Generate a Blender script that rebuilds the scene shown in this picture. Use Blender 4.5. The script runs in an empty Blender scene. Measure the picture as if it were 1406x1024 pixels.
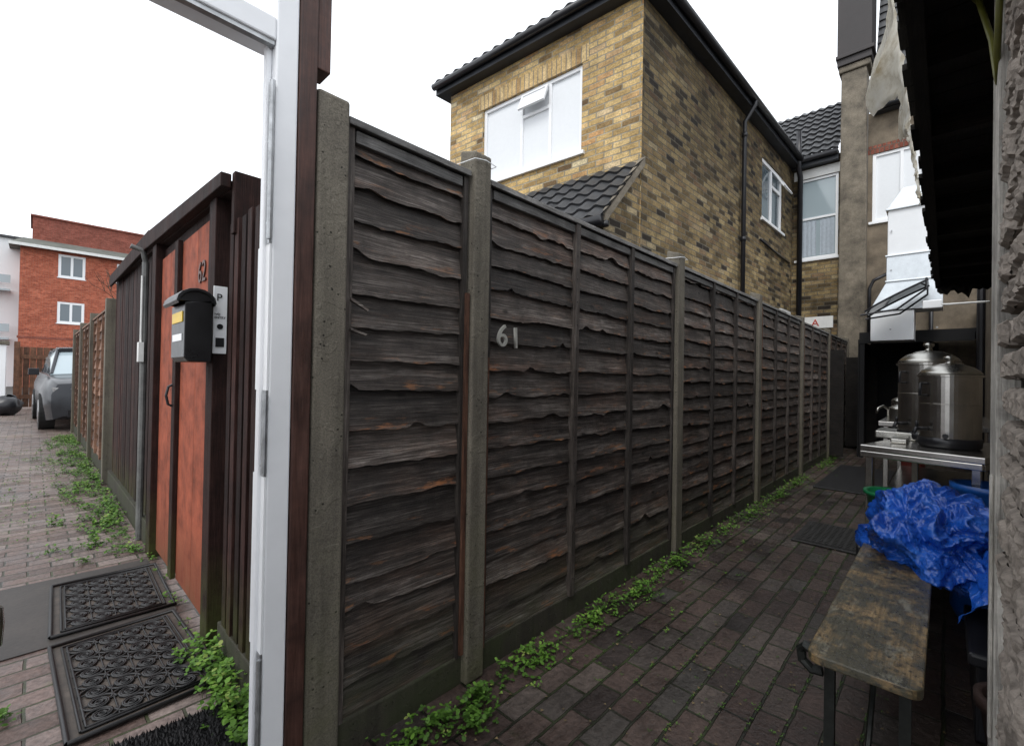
import bpy, math, random
from mathutils import Vector, Matrix, noise
random.seed(7)
sc=bpy.context.scene
rad=math.radians
# ------------------------------------------------------------------ helpers
def nz(x,y=0,z=0): return noise.noise(Vector((x,y,z)))
class MB:
    def __init__(s): s.v=[];s.f=[];s.m=[];s.c=[];s.T=Matrix.Identity(4);s.col=(.5,.5,.5)
    def av(s,p):
        s.v.append(tuple(s.T@Vector(p)));s.c.append(s.col);return len(s.v)-1
    def face(s,idx,m=0): s.f.append(idx);s.m.append(m)
    def poly(s,ps,m=0): s.face([s.av(p) for p in ps],m)
    def hexa(s,p,m=0):
        i=[s.av(q) for q in p]
        for a in ((3,2,1,0),(4,5,6,7),(0,1,5,4),(1,2,6,5),(2,3,7,6),(3,0,4,7)): s.face([i[k] for k in a],m)
    def box(s,x0,x1,y0,y1,z0,z1,m=0):
        s.hexa([(x0,y0,z0),(x1,y0,z0),(x1,y1,z0),(x0,y1,z0),(x0,y0,z1),(x1,y0,z1),(x1,y1,z1),(x0,y1,z1)],m)
    def tube(s,pts,r,n=8,m=0,caps=True):
        pts=[Vector(p) for p in pts];rs=r if isinstance(r,(list,tuple)) else [r]*len(pts)
        rings=[]
        up=None
        for i,p in enumerate(pts):
            d=(pts[min(i+1,len(pts)-1)]-pts[max(i-1,0)])
            if d.length<1e-9: d=Vector((0,0,1))
            d.normalize()
            if up is None:
                up=Vector((0,0,1)) if abs(d.z)<.9 else Vector((1,0,0))
            a=d.cross(up)
            if a.length<1e-4: a=d.cross(Vector((0,1,0)))
            a.normalize();b=a.cross(d).normalized();up=b
            rings.append([s.av(p+(a*math.cos(t)+b*math.sin(t))*rs[i]) for t in [2*math.pi*k/n for k in range(n)]])
        for i in range(len(rings)-1):
            A,B=rings[i],rings[i+1]
            for k in range(n): s.face([A[k],A[(k+1)%n],B[(k+1)%n],B[k]],m)
        if caps: s.face(rings[0][::-1],m);s.face(rings[-1],m)
    def lathe(s,c,prof,n=32,m=0):
        rings=[]
        for r,z in prof:
            rings.append([s.av((c[0]+r*math.cos(2*math.pi*k/n),c[1]+r*math.sin(2*math.pi*k/n),c[2]+z)) for k in range(n)])
        for i in range(len(rings)-1):
            A,B=rings[i],rings[i+1]
            for k in range(n): s.face([A[k],A[(k+1)%n],B[(k+1)%n],B[k]],m)
        s.face(rings[0][::-1],m);s.face(rings[-1],m)
    def grid(s,P,m=0,flip=False):
        I=[[s.av(p) for p in row] for row in P]
        for i in range(len(I)-1):
            for j in range(len(I[0])-1):
                q=[I[i][j],I[i][j+1],I[i+1][j+1],I[i+1][j]]
                s.face(q[::-1] if flip else q,m)
    def build(s,name,mats,parent=None,bevel=0,smooth=False,seg=2):
        me=bpy.data.meshes.new(name);me.from_pydata(s.v,[],s.f)
        for mt in mats: me.materials.append(mt)
        me.polygons.foreach_set('material_index',s.m)
        me.update()
        uv=me.uv_layers.new(name='UVMap')
        for p in me.polygons:
            n=p.normal
            ax,ay,az=abs(n.x),abs(n.y),abs(n.z)
            for li in p.loop_indices:
                co=me.vertices[me.loops[li].vertex_index].co
                if az>.75: uv.data[li].uv=(co.x,co.y)
                elif ax>ay: uv.data[li].uv=(co.y,co.z)
                else: uv.data[li].uv=(co.x,co.z)
        ca=me.color_attributes.new(name='pc',type='FLOAT_COLOR',domain='POINT')
        for i,c in enumerate(s.c): ca.data[i].color=(c[0],c[1],c[2],1)
        if smooth:
            for p in me.polygons: p.use_smooth=True
        o=bpy.data.objects.new(name,me);sc.collection.objects.link(o)
        if parent: o.parent=parent
        if bevel:
            b=o.modifiers.new('b','BEVEL');b.width=bevel;b.segments=seg;b.limit_method='ANGLE';b.angle_limit=rad(40)
        return o
def grp(name):
    e=bpy.data.objects.new(name,None);sc.collection.objects.link(e);e.empty_display_size=.1;return e
def text(body,name,loc,rot,size,mat,parent,ext=.002):
    c=bpy.data.curves.new(name,'FONT');c.body=body;c.size=size;c.extrude=ext
    c.materials.append(mat);o=bpy.data.objects.new(name,c);sc.collection.objects.link(o)
    o.location=loc;o.rotation_euler=rot;o.parent=parent;return o
def FT(o,xd):
    x=Vector((xd[0],xd[1],0)).normalized();y=Vector((-x.y,x.x,0))
    M=Matrix.Identity(4)
    M.col[0]=(x.x,x.y,0,0);M.col[1]=(y.x,y.y,0,0);M.col[3]=(o[0],o[1],o[2] if len(o)>2 else 0,1)
    return M
# ------------------------------------------------------------------ materials
class NT:
    def __init__(s,name):
        s.mat=bpy.data.materials.new(name);s.mat.use_nodes=True;s.t=s.mat.node_tree;s.n=s.t.nodes
        s.p=s.n['Principled BSDF']
    def new(s,t,**k):
        n=s.n.new(t)
        for a,b in k.items(): setattr(n,a,b)
        return n
    def link(s,a,b): s.t.links.new(a,b)
    def uv(s): return s.new('ShaderNodeTexCoord').outputs['UV']
    def obj(s): return s.new('ShaderNodeTexCoord').outputs['Object']
    def mapping(s,v,sc_=(1,1,1)):
        m=s.new('ShaderNodeMapping');m.inputs['Scale'].default_value=sc_;s.link(v,m.inputs['Vector']);return m.outputs[0]
    def noise(s,v,scale,detail=4,rough=.6,dist=0):
        n=s.new('ShaderNodeTexNoise');n.inputs['Scale'].default_value=scale;n.inputs['Detail'].default_value=detail
        n.inputs['Roughness'].default_value=rough;n.inputs['Distortion'].default_value=dist;s.link(v,n.inputs['Vector']);return n.outputs['Fac']
    def ramp(s,f,stops,interp='LINEAR'):
        r=s.new('ShaderNodeValToRGB');r.color_ramp.interpolation=interp;e=r.color_ramp.elements
        while len(e)<len(stops): e.new(.5)
        for i,(p,c) in enumerate(stops):
            e[i].position=p
            if not isinstance(c,(tuple,list)): c=(c,c,c)
            e[i].color=(c[0],c[1],c[2],1)
        s.link(f,r.inputs[0]);return r.outputs[0]
    def mix(s,f,a,b,mode='MIX'):
        m=s.new('ShaderNodeMix',data_type='RGBA',blend_type=mode)
        for sock,val in ((m.inputs[0],f),(m.inputs[6],a),(m.inputs[7],b)):
            if hasattr(val,'links'): s.link(val,sock)
            elif isinstance(val,(int,float)): sock.default_value=val if sock==m.inputs[0] else (val,val,val,1)
            else: sock.default_value=(val[0],val[1],val[2],1)
        return m.outputs[2]
    def math(s,op,a,b=0):
        m=s.new('ShaderNodeMath',operation=op)
        for k,val in ((0,a),(1,b)):
            if hasattr(val,'links'): s.link(val,m.inputs[k])
            else: m.inputs[k].default_value=val
        return m.outputs[0]
    def bump(s,h,st=.5,d=.01):
        b=s.new('ShaderNodeBump');b.inputs['Strength'].default_value=st;b.inputs['Distance'].default_value=d
        s.link(h,b.inputs['Height']);s.link(b.outputs[0],s.p.inputs['Normal'])
    def setc(s,c):
        if hasattr(c,'links'): s.link(c,s.p.inputs['Base Color'])
        else: s.p.inputs['Base Color'].default_value=(c[0],c[1],c[2],1)
    def setr(s,r):
        if hasattr(r,'links'): s.link(r,s.p.inputs['Roughness'])
        else: s.p.inputs['Roughness'].default_value=r
def M(name,c,rough=.6,metal=0,var=.35,scale=8,bump=.2,bd=.003,spec=.5,fine=60):
    t=NT(name);v=t.obj()
    f=t.noise(v,scale,6,.65)
    g=t.noise(v,fine,3,.6)
    lo=tuple(x*(1-var) for x in c);hi=tuple(min(1,x*(1+var)) for x in c)
    col=t.ramp(f,[(.3,lo),(.7,hi)])
    fv=min(1,var*2)
    t.setc(t.mix(.35*fv,col,t.mix(1,col,t.ramp(g,[(.35,.6),(.6,1.2)]),'MULTIPLY')))
    t.setr(t.math('ADD',t.math('MULTIPLY',f,.2),rough-.1))
    t.p.inputs['Metallic'].default_value=metal
    t.p.inputs['Specular IOR Level'].default_value=spec
    if bump: t.bump(t.math('ADD',f,t.math('MULTIPLY',g,.4)),bump,bd)
    return t.mat
def Mbrick(name,stops,mortar,bw=.225,bh=.075,ms=.008,rough=.85,bump=.9,bd=.008,dirt=.5,dist=.006,moss=None,wet=False,spec=.3,mossamt=(.45,.7),soot=None):
    t=NT(name);v=t.uv()
    nn=t.new('ShaderNodeTexNoise');nn.inputs['Scale'].default_value=9;nn.inputs['Detail'].default_value=4;t.link(v,nn.inputs['Vector'])
    vm=t.new('ShaderNodeVectorMath',operation='SUBTRACT');t.link(nn.outputs['Color'],vm.inputs[0]);vm.inputs[1].default_value=(.5,.5,.5)
    vs=t.new('ShaderNodeVectorMath',operation='SCALE');t.link(vm.outputs[0],vs.inputs[0]);vs.inputs['Scale'].default_value=dist*2
    va=t.new('ShaderNodeVectorMath',operation='ADD');t.link(v,va.inputs[0]);t.link(vs.outputs[0],va.inputs[1])
    b=t.new('ShaderNodeTexBrick');t.link(va.outputs[0],b.inputs['Vector'])
    b.inputs['Color1'].default_value=(0,0,0,1);b.inputs['Color2'].default_value=(1,1,1,1);b.inputs['Mortar'].default_value=(.5,.5,.5,1)
    b.inputs['Scale'].default_value=1;b.inputs['Brick Width'].default_value=bw;b.inputs['Row Height'].default_value=bh
    b.inputs['Mortar Size'].default_value=ms;b.inputs['Mortar Smooth'].default_value=.35
    tint=t.ramp(b.outputs['Color'],stops)
    n1=t.noise(v,1.3,6,.65);n2=t.noise(v,45,4,.65);n3=t.noise(v,7,5,.7)
    c=t.mix(1,tint,t.ramp(n2,[(.3,.6),(.7,1.35)]),'MULTIPLY')
    mc=t.mix(n3,tuple(x*.5 for x in mortar),mortar)
    if moss:
        mc=t.mix(t.ramp(n1,[(mossamt[0],0),(mossamt[1],1)]),mc,moss)
    c=t.mix(b.outputs['Fac'],c,mc)
    c=t.mix(1,c,t.ramp(n1,[(.3,1-dirt),(.65,1.15)]),'MULTIPLY')
    c=t.mix(.6,c,t.mix(1,c,t.ramp(n3,[(.35,.55),(.6,1.1)]),'MULTIPLY'))
    if moss: c=t.mix(t.ramp(t.noise(v,3.1,6,.75),[(.62,0),(.76,.5)]),c,moss)
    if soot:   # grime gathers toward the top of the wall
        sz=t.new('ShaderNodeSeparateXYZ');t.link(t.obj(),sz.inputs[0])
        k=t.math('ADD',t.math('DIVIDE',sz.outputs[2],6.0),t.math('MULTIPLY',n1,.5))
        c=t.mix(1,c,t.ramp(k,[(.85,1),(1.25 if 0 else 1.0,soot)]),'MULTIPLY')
    t.setc(c)
    if wet: t.setr(t.ramp(t.math('ADD',t.math('MULTIPLY',n3,.6),t.math('MULTIPLY',n1,.5)),[(.42,.28),(.7,.78)]))
    else: t.setr(rough)
    t.p.inputs['Specular IOR Level'].default_value=spec
    h=t.math('ADD',t.math('SUBTRACT',1,b.outputs['Fac']),t.math('MULTIPLY',n2,.45))
    h=t.math('ADD',h,t.math('MULTIPLY',b.outputs['Color'],.35))
    t.bump(h,bump,bd)
    return t.mat
def Mwood(name,c0,c1,c2,vert=False,edge=None,rough=.7,bump=.7,moss=None,spec=.4,rv=(.5,.9,1.6)):
    t=NT(name);v=t.uv()
    at=t.new('ShaderNodeAttribute',attribute_name='pc')
    sep=t.new('ShaderNodeSeparateColor');t.link(at.outputs['Color'],sep.inputs[0])
    R,G,B=sep.outputs
    off=t.new('ShaderNodeCombineXYZ')
    for k in range(3): t.link(t.math('MULTIPLY',R,13.7+k*5),off.inputs[k])
    va=t.new('ShaderNodeVectorMath',operation='ADD');t.link(v,va.inputs[0]);t.link(off.outputs[0],va.inputs[1])
    g=t.noise(t.mapping(va.outputs[0],(190,6,1) if vert else (6,190,1)),1,8,.7,.6)
    g2=t.noise(t.mapping(va.outputs[0],(34,2.4,1) if vert else (2.4,34,1)),1,7,.72,1.2)
    k=t.noise(va.outputs[0],6,6,.7)
    c=t.ramp(t.math('ADD',t.math('MULTIPLY',g,.5),t.math('MULTIPLY',g2,.5)),[(.36,c0),(.5,c1),(.66,c2)])
    c=t.mix(1,c,t.ramp(R,[(0,rv[0]),(.5,rv[1]),(1,rv[2])]),'MULTIPLY')
    c=t.mix(1,c,t.ramp(k,[(.32,.5),(.68,1.45)]),'MULTIPLY')
    if edge:
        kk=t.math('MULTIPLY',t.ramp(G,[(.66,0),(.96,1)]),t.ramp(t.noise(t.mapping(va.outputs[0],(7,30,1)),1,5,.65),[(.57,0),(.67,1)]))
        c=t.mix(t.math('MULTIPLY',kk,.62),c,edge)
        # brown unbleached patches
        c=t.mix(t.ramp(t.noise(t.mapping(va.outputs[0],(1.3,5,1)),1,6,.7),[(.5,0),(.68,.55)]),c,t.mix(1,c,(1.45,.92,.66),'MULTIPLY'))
        c=t.mix(1,c,t.ramp(G,[(0,.55),(.4,.9),(1,1.3)]),'MULTIPLY')  # shading painted on: board dark under the overlap, bright at its lower edge
        # knots
        vo=t.new('ShaderNodeTexVoronoi');vo.inputs['Scale'].default_value=1;t.link(t.mapping(va.outputs[0],(3.2,6.5,1)),vo.inputs['Vector'])
        c=t.mix(1,c,t.ramp(vo.outputs['Distance'],[(.05,.25),(.09,1)]),'MULTIPLY')
    if moss:
        sz=t.new('ShaderNodeSeparateXYZ');t.link(t.obj(),sz.inputs[0])
        kz=t.math('MULTIPLY',t.ramp(sz.outputs[2],[(.05,1),(.45,0)]),t.ramp(k,[(.35,0),(.6,.8)]))
        c=t.mix(kz,c,moss)
    t.setc(c);t.setr(t.ramp(g2,[(.3,rough-.15),(.7,rough+.15)]))
    t.p.inputs['Specular IOR Level'].default_value=spec
    t.bump(t.math('ADD',g,t.math('MULTIPLY',g2,.8)),bump,.005)
    return t.mat
def Mconc(name,c,moss=None,pits=True,bst=.35):
    t=NT(name);v=t.obj()
    n=t.noise(v,4,6,.7);s=t.noise(v,240,2,.5);w=t.new('ShaderNodeTexVoronoi');w.inputs['Scale'].default_value=48;t.link(v,w.inputs['Vector'])
    st=t.noise(t.mapping(v,(18,18,1.2)),1,5,.6)
    c1=t.ramp(n,[(.3,tuple(x*.72 for x in c)),(.7,tuple(x*1.2 for x in c))])
    c1=t.mix(1,c1,t.ramp(st,[(.35,.68),(.6,1.1)]),'MULTIPLY')
    c1=t.mix(1,c1,t.ramp(s,[(.35,.72),(.5,1),(.65,1.22)]),'MULTIPLY')
    pit=t.ramp(w.outputs['Distance'],[(.12,.1),(.2,1)])
    msk=t.ramp(t.noise(v,26,2,.5),[(.53,0),(.57,1)])
    c1=t.mix(msk,c1,t.mix(1,c1,pit,'MULTIPLY'))
    if moss:
        sz=t.new('ShaderNodeSeparateXYZ');t.link(v,sz.inputs[0])
        c1=t.mix(t.math('MULTIPLY',t.ramp(sz.outputs[2],[(.0,1),(.9,.15)]),t.ramp(n,[(.35,0),(.65,.8)])),c1,moss)
    t.setc(c1);t.setr(.8);t.p.inputs['Specular IOR Level'].default_value=.3
    t.bump(t.math('ADD',t.math('MULTIPLY',pit,msk),t.math('MULTIPLY',s,.25)),bst,.003)
    return t.mat
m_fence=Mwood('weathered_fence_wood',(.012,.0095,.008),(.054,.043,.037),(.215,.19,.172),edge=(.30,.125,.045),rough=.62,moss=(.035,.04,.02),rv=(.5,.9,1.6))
m_fence_l=Mwood('brown_fence_wood',(.06,.03,.02),(.15,.08,.05),(.24,.14,.10),rough=.7)
m_batten=Mwood('fence_batten_wood',(.014,.011,.010),(.045,.036,.031),(.13,.113,.10),vert=True,rough=.62)
m_cap=Mwood('fence_cap_wood',(.04,.036,.034),(.13,.125,.12),(.27,.26,.25),rough=.55)
m_brownpost=Mwood('brown_stained_timber',(.03,.012,.008),(.062,.027,.02),(.10,.048,.036),vert=True,rough=.55,bump=.3)
m_slat=Mwood('dark_red_brown_slats',(.010,.005,.004),(.026,.011,.009),(.05,.024,.02),vert=True,rough=.75,moss=(.05,.06,.015),spec=.2)
m_red=Mwood('orange_red_painted_boards',(.235,.058,.030),(.285,.072,.037),(.33,.09,.05),vert=True,rough=.75,bump=.15,rv=(.85,.95,1.05),spec=.25,moss=(.09,.045,.02))
m_conc=Mconc('concrete_post_aggregate',(.150,.133,.108),(.080,.080,.040))
m_gravel=Mconc('concrete_gravel_board',(.052,.045,.036),(.032,.042,.015))
m_slab=M('wet_concrete_slab',(.05,.044,.040),.55,0,.4,3,.4,.004,spec=.35)
m_white=M('white_upvc',(.86,.87,.88),.35,0,.015,3,0)
m_jamb=M('white_painted_frame',(.84,.85,.87),.4,0,.05,2.5,.03,.001,fine=12)
m_whitep=M('white_paint_weathered',(.70,.70,.68),.5,0,.1,6,.2)
m_hinge=M('grey_hinge_metal',(.40,.41,.42),.4,.8,.3,20,.1)
m_yb=Mbrick('yellow_stock_brick',[(0,(.16,.10,.05)),(.12,(.36,.24,.10)),(.45,(.58,.40,.17)),(.7,(.66,.48,.23)),(.88,(.50,.28,.12)),(1,(.70,.58,.36))],(.46,.41,.31),ms=.009,dirt=.35)
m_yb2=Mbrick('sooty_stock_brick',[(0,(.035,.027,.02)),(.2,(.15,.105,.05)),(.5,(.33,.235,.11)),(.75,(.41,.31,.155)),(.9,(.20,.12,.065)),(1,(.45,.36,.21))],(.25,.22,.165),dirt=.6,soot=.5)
m_rb=Mbrick('red_brick',[(0,(.34,.075,.04)),(.5,(.46,.11,.055)),(1,(.55,.16,.09))],(.42,.25,.19),dirt=.15)
m_rb2=Mbrick('dark_red_brick',[(0,(.24,.06,.04)),(1,(.34,.10,.07))],(.28,.17,.13),dirt=.2)
m_pave=Mbrick('brick_paving_wet',[(0,(.028,.022,.020)),(.3,(.060,.039,.033)),(.6,(.080,.056,.047)),(.85,(.052,.046,.041)),(1,(.11,.084,.072))],(.020,.018,.012),bw=.2,bh=.1,ms=.006,bump=1,bd=.011,dirt=.5,dist=.007,moss=(.030,.042,.012),wet=True,spec=.4,mossamt=(.42,.65))
m_pave2=Mbrick('brick_paving_lit_path',[(0,(.10,.07,.06)),(.35,(.165,.115,.10)),(.65,(.20,.15,.135)),(1,(.25,.20,.18))],(.07,.065,.048),bw=.2,bh=.1,ms=.006,bump=.9,bd=.01,dirt=.4,dist=.006,moss=(.08,.11,.03),wet=True,spec=.4,mossamt=(.45,.7))  # lightened copy of the blocks: reflected and ambient light put into the colour
m_asph=M('asphalt',(.055,.053,.05),.8,0,.3,2,.4)
m_tile=M('dark_roof_tile',(.04,.041,.044),.5,0,.4,4,.2)
m_black=M('black_plastic_gutter',(.014,.014,.017),.35,0,.2,5,.05)
m_fascia=M('dark_fascia',(.022,.025,.032),.5,0,.3,5,.1)
m_pebble=M('brown_pebbledash_render',(.18,.145,.105),.9,0,.45,3,1,.012,fine=90)
m_render=M('dirty_cement_render',(.175,.15,.115),.9,0,.5,4,.9,.01,fine=50)
m_silver=M('galvanised_duct_metal',(.55,.58,.60),.35,.85,.15,4,.1)
m_ductw=M('white_duct_panel',(.80,.82,.84),.4,0,.04,4,.03)
m_steel=M('stainless_steel',(.55,.53,.50),.24,1,.12,5,.05,.001)
m_dark=M('dark_void_material',(.008,.008,.009),.9,0,.3,4,0)
m_canopy=Mwood('rotten_canopy_timber',(.004,.004,.004),(.012,.010,.009),(.035,.028,.022),rough=.9)
m_greybrick=M('weathered_grey_masonry',(.25,.215,.185),.85,0,.45,14,.9,.008,fine=110,spec=.2)
m_mortar=M('eroded_mortar',(.045,.04,.034),.95,0,.4,20,.8,.01)
m_rub=M('black_rubber',(.014,.014,.015),.5,0,.4,20,.2)
m_iron=M('cast_iron_cover',(.03,.029,.028),.5,.3,.4,15,.5)
def Mglass(name,c,r=.08):
    t=NT(name);t.setc(c);t.setr(r);t.p.inputs['Specular IOR Level'].default_value=.9
    n=t.noise(t.obj(),1.5,2);t.bump(n,.05,.02);return t.mat
m_glass=Mglass('window_glass',(.10,.13,.15));m_glassd=Mglass('dark_glass',(.02,.022,.025))
m_whitepane=M('whitened_pane',(.78,.80,.82),.8,0,.02,20,0)  # pane colour painted white for sky reflecting off the glass
m_bluglass=Mglass('pale_glass',(.35,.42,.45))
t=NT('weed_leaves');at=t.new('ShaderNodeAttribute',attribute_name='pc')
sep=t.new('ShaderNodeSeparateColor');t.link(at.outputs['Color'],sep.inputs[0])
t.setc(t.ramp(sep.outputs[0],[(0,(.025,.06,.01)),(.5,(.07,.155,.02)),(.85,(.13,.26,.035)),(1,(.22,.27,.07))]));t.setr(.55)
t.p.inputs['Specular IOR Level'].default_value=.25
m_leaf=t.mat
t=NT('blue_tarpaulin');v=t.obj()
n=t.noise(v,7,5,.6)
t.setc(t.ramp(n,[(.3,(.006,.045,.30)),(.55,(.012,.10,.50)),(.75,(.04,.19,.68))]));t.setr(t.ramp(n,[(.4,.22),(.6,.36)]))
t.p.inputs['Specular IOR Level'].default_value=.7
vo=t.new('ShaderNodeTexVoronoi',feature='DISTANCE_TO_EDGE');vo.inputs['Scale'].default_value=13
dn=t.new('ShaderNodeTexNoise');dn.inputs['Scale'].default_value=6;dn.inputs['Detail'].default_value=3;t.link(v,dn.inputs['Vector'])
dm=t.mix(.45,v,dn.outputs['Color'],'ADD');t.link(dm,vo.inputs['Vector'])
cr=t.ramp(vo.outputs['Distance'],[(0,1),(.2,0)])
w1=t.noise(v,20,3,.6,1.2)
t.bump(t.math('ADD',t.math('MULTIPLY',w1,.8),t.math('MULTIPLY',cr,.5)),.5,.012)
m_tarp=t.mat
t=NT('dirty_cream_sheet');v=t.obj()
n=t.noise(v,9,6,.7)
cc=t.ramp(n,[(.3,(.40,.33,.22)),(.5,(.72,.68,.58)),(.7,(.82,.80,.74))]);t.setc(cc);t.setr(.7)
tr=t.new('ShaderNodeBsdfTranslucent');t.link(cc,tr.inputs[0]);ms=t.new('ShaderNodeMixShader');ms.inputs[0].default_value=.5
out=[q for q in t.n if q.type=='OUTPUT_MATERIAL'][0];t.link(t.p.outputs[0],ms.inputs[1]);t.link(tr.outputs[0],ms.inputs[2]);t.link(ms.outputs[0],out.inputs[0])
m_sheet=t.mat
t=NT('worn_bench_wood');v=t.uv()
g=t.noise(t.mapping(v,(5,120,1)),1,8,.7,.6);p=t.noise(v,8,8,.75);q=t.noise(t.mapping(v,(2,5,1)),3,5,.7)
c=t.ramp(g,[(.3,(.10,.065,.03)),(.55,(.24,.16,.075)),(.75,(.36,.26,.13))])
c=t.mix(t.ramp(p,[(.40,0),(.52,.93)]),c,(.042,.042,.028))
c=t.mix(t.ramp(q,[(.56,0),(.66,.6)]),c,(.25,.235,.18))
c=t.mix(t.ramp(t.noise(v,50,5,.7),[(.54,0),(.62,.88)]),c,(.018,.015,.011))
t.setc(c);t.setr(t.ramp(p,[(.4,.5),(.6,.25)]));t.bump(t.math('ADD',g,t.math('MULTIPLY',p,.8)),.5,.005)
m_bench=t.mat
# ------------------------------------------------------------------ ground
def sheet(name,x0,x1,y0,y1,z,mat,parent=None):
    mb=MB();mb.poly([(x0,y0,z),(x1,y0,z),(x1,y1,z),(x0,y1,z)]);return mb.build(name,[mat],parent)
sheet('ground',-250,250,-250,250,-.012,m_asph)
sheet('alley_paving',-.72,11.3,-1.2,1.5,-.004,m_pave)
sheet('path_paving',-6,.75,1.5,24,-.004,m_pave2)
sheet('yard_ground',.75,60,1.5,60,-.008,m_asph)
sheet('concrete_slab',-1.3,.53,2.84,3.74,.002,m_slab)
# ------------------------------------------------------------------ fence
def plank(mb,x0,x1,zt,zb,y0,seed,out=.026,rough=1):
    n=max(8,int((x1-x0)/.014));r=random.random();tilt=random.uniform(-.018,.018)*min(1,(x1-x0))
    knots=[(random.uniform(x0,x1),random.uniform(.008,.024),random.uniform(.012,.05)) for _ in range(random.choice([1,1,2,3]) if x1-x0>1 else random.choice([0,1,1]))]
    rows=[0,.3,.6,.85,1]
    def zbx(x):
        z=zb+rough*(.012*nz(x*2.3,seed*3.3)+.008*nz(x*7,seed*5.1)+.006*nz(x*23,seed*7)+.0035*nz(x*70,seed*9))+tilt*((x-x0)/(x1-x0)-.5)
        for kx,a,w in knots: z+=rough*a*math.exp(-((x-kx)/w)**2)*(1 if int(kx*100)%2 else -.6)
        return z
    xs=[x0+(x1-x0)*i/n for i in range(n+1)]
    warp=random.uniform(.4,1.4);ph=random.uniform(0,50)
    I=[]
    for s in rows:
        row=[]
        for x in xs:
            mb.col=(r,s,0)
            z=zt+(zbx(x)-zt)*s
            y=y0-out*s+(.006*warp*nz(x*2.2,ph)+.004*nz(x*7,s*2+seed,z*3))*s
            row.append(mb.av((x,y,z)))
        I.append(row)
    th=random.uniform(.010,.016)
    row=[]
    for k,x in enumerate(xs):
        mb.col=(r,1,0)
        row.append(mb.av((x,y0-out+th,zbx(x)+.003+.002*nz(x*30,seed))))
    I.append(row)
    row=[]
    for x in xs: row.append(mb.av((x,y0+.006,zt-.01)))
    I.append(row)
    for a in range(len(I)-1):
        for k in range(n): mb.face([I[a][k],I[a+1][k],I[a+1][k+1],I[a][k+1]])
    for e in (0,n): mb.face([I[a][e] for a in range(len(I))])
def lap_panel(name,parent,T,x0,x1,z0,z1,y0,mids,mat,matb,matc,seed,pitch=.115,rough=1):
    mb=MB();mb.T=T
    z=z0;k=0
    while z<z1-.05:
        zt=min(z+pitch+.05,z1-.005)
        plank(mb,x0+.004,x1-.004,zt,z,y0,seed+k*1.7,rough=rough if k>0 else .2);z+=pitch*random.uniform(.85,1.15);k+=1
    mb.build(name+'_planks',[mat],parent)
    mb=MB();mb.T=T
    def bat(a,b,yf):
        mb.col=(random.random(),.3,0)
        n=10;w=[random.uniform(-.002,.002) for _ in range(n+1)];lean=random.uniform(-.006,.006)
        for i in range(n):
            za=z0+(z1-.03-z0)*i/n;zb_=z0+(z1-.03-z0)*(i+1)/n;p=w[i]+lean*i/n;q=w[i+1]+lean*(i+1)/n
            mb.hexa([(a+p,yf,za),(b+p,yf,za),(b+p,y0+.01,za),(a+p,y0+.01,za),(a+q,yf,zb_),(b+q,yf,zb_),(b+q,y0+.01,zb_),(a+q,y0+.01,zb_)])
    bat(x0,x0+.022,y0-.036);bat(x1-.022,x1,y0-.036)
    for m in mids: bat(m-.017,m+.017,y0-.046)
    mb.build(name+'_battens',[matb],parent)
    mb=MB();mb.T=T
    for m in mids:
        z=z0+.09
        while z<z1-.1:
            mb.tube([(m+random.uniform(-.004,.004),y0-.0485,z),(m,y0-.045,z)],.0025,6);z+=.118
    if mids: mb.build(name+'_nails',[m_dark],parent)
    mb=MB();mb.T=T;mb.col=(random.uniform(.5,1),.3,0)
    mb.hexa([(x0-.002,y0-.05,z1-.03),(x1+.002,y0-.05,z1-.03),(x1+.002,y0+.035,z1-.012),(x0-.002,y0+.035,z1-.012),(x0-.002,y0-.05,z1-.006),(x1+.002,y0-.05,z1-.006),(x1+.002,y0+.035,z1+.012),(x0-.002,y0+.035,z1+.012)])
    mb.col=(random.uniform(.2,.7),.3,0)
    mb.box(x0+.03,x1-.03,y0-.034,y0+.012,z1-.075,z1-.034)
    mb.build(name+'_cap_rail',[matc],parent,bevel=.003)
I4=Matrix.Identity(4)
fence=grp('wooden_fence')
PX=[.624,1.245,3.17,5.08,7.0,8.93,10.85]
PH=[2.095,2.14,2.135,2.12,2.1,2.1,2.1]
for i,px in enumerate(PX):
    mb=MB();h=PH[i]
    a=.053 if i!=1 else .048;fy=1.36
    mb.hexa([(px-a,fy,0),(px+a,fy,0),(px+a,fy+.1,0),(px-a,fy+.1,0),(px-a*.94,fy+.004,h-.02),(px+a*.94,fy+.004,h-.02),(px+a*.94,fy+.1,h+.01),(px-a*.94,fy+.1,h+.01)])
    mb.build('concrete_post_%d'%i,[m_conc],fence,bevel=.009,seg=3)
for i in range(len(PX)-1):
    x0=PX[i]+.056;x1=PX[i+1]-.056
    L=x1-x0
    mids=[] if i==0 else [x0+L*.345,x0+L*.66]
    dz=random.uniform(-.012,.012) if i>1 else 0
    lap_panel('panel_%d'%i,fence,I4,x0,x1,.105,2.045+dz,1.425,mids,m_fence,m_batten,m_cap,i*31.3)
    mb=MB();mb.box(x0-.02,x1+.02,1.392,1.44,-.02,.107);mb.build('gravel_board_%d'%i,[m_gravel],fence,bevel=.006)
m_rust=Mwood('rusty_timber',(.03,.012,.008),(.075,.032,.018),(.13,.062,.04),vert=True)
mb=MB();mb.col=(.6,.3,0);mb.box(1.178,1.194,1.376,1.40,.12,1.55);mb.col=(.6,.3,0);mb.box(1.296,1.308,1.376,1.40,.1,1.3)
for k in (3,4,5): mb.col=(.9,.3,0);mb.box(PX[k]+.05,PX[k]+.058,1.362,1.40,.12,1.98)
mb.build('packing_timber',[m_rust],fence)
mb=MB()
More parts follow.
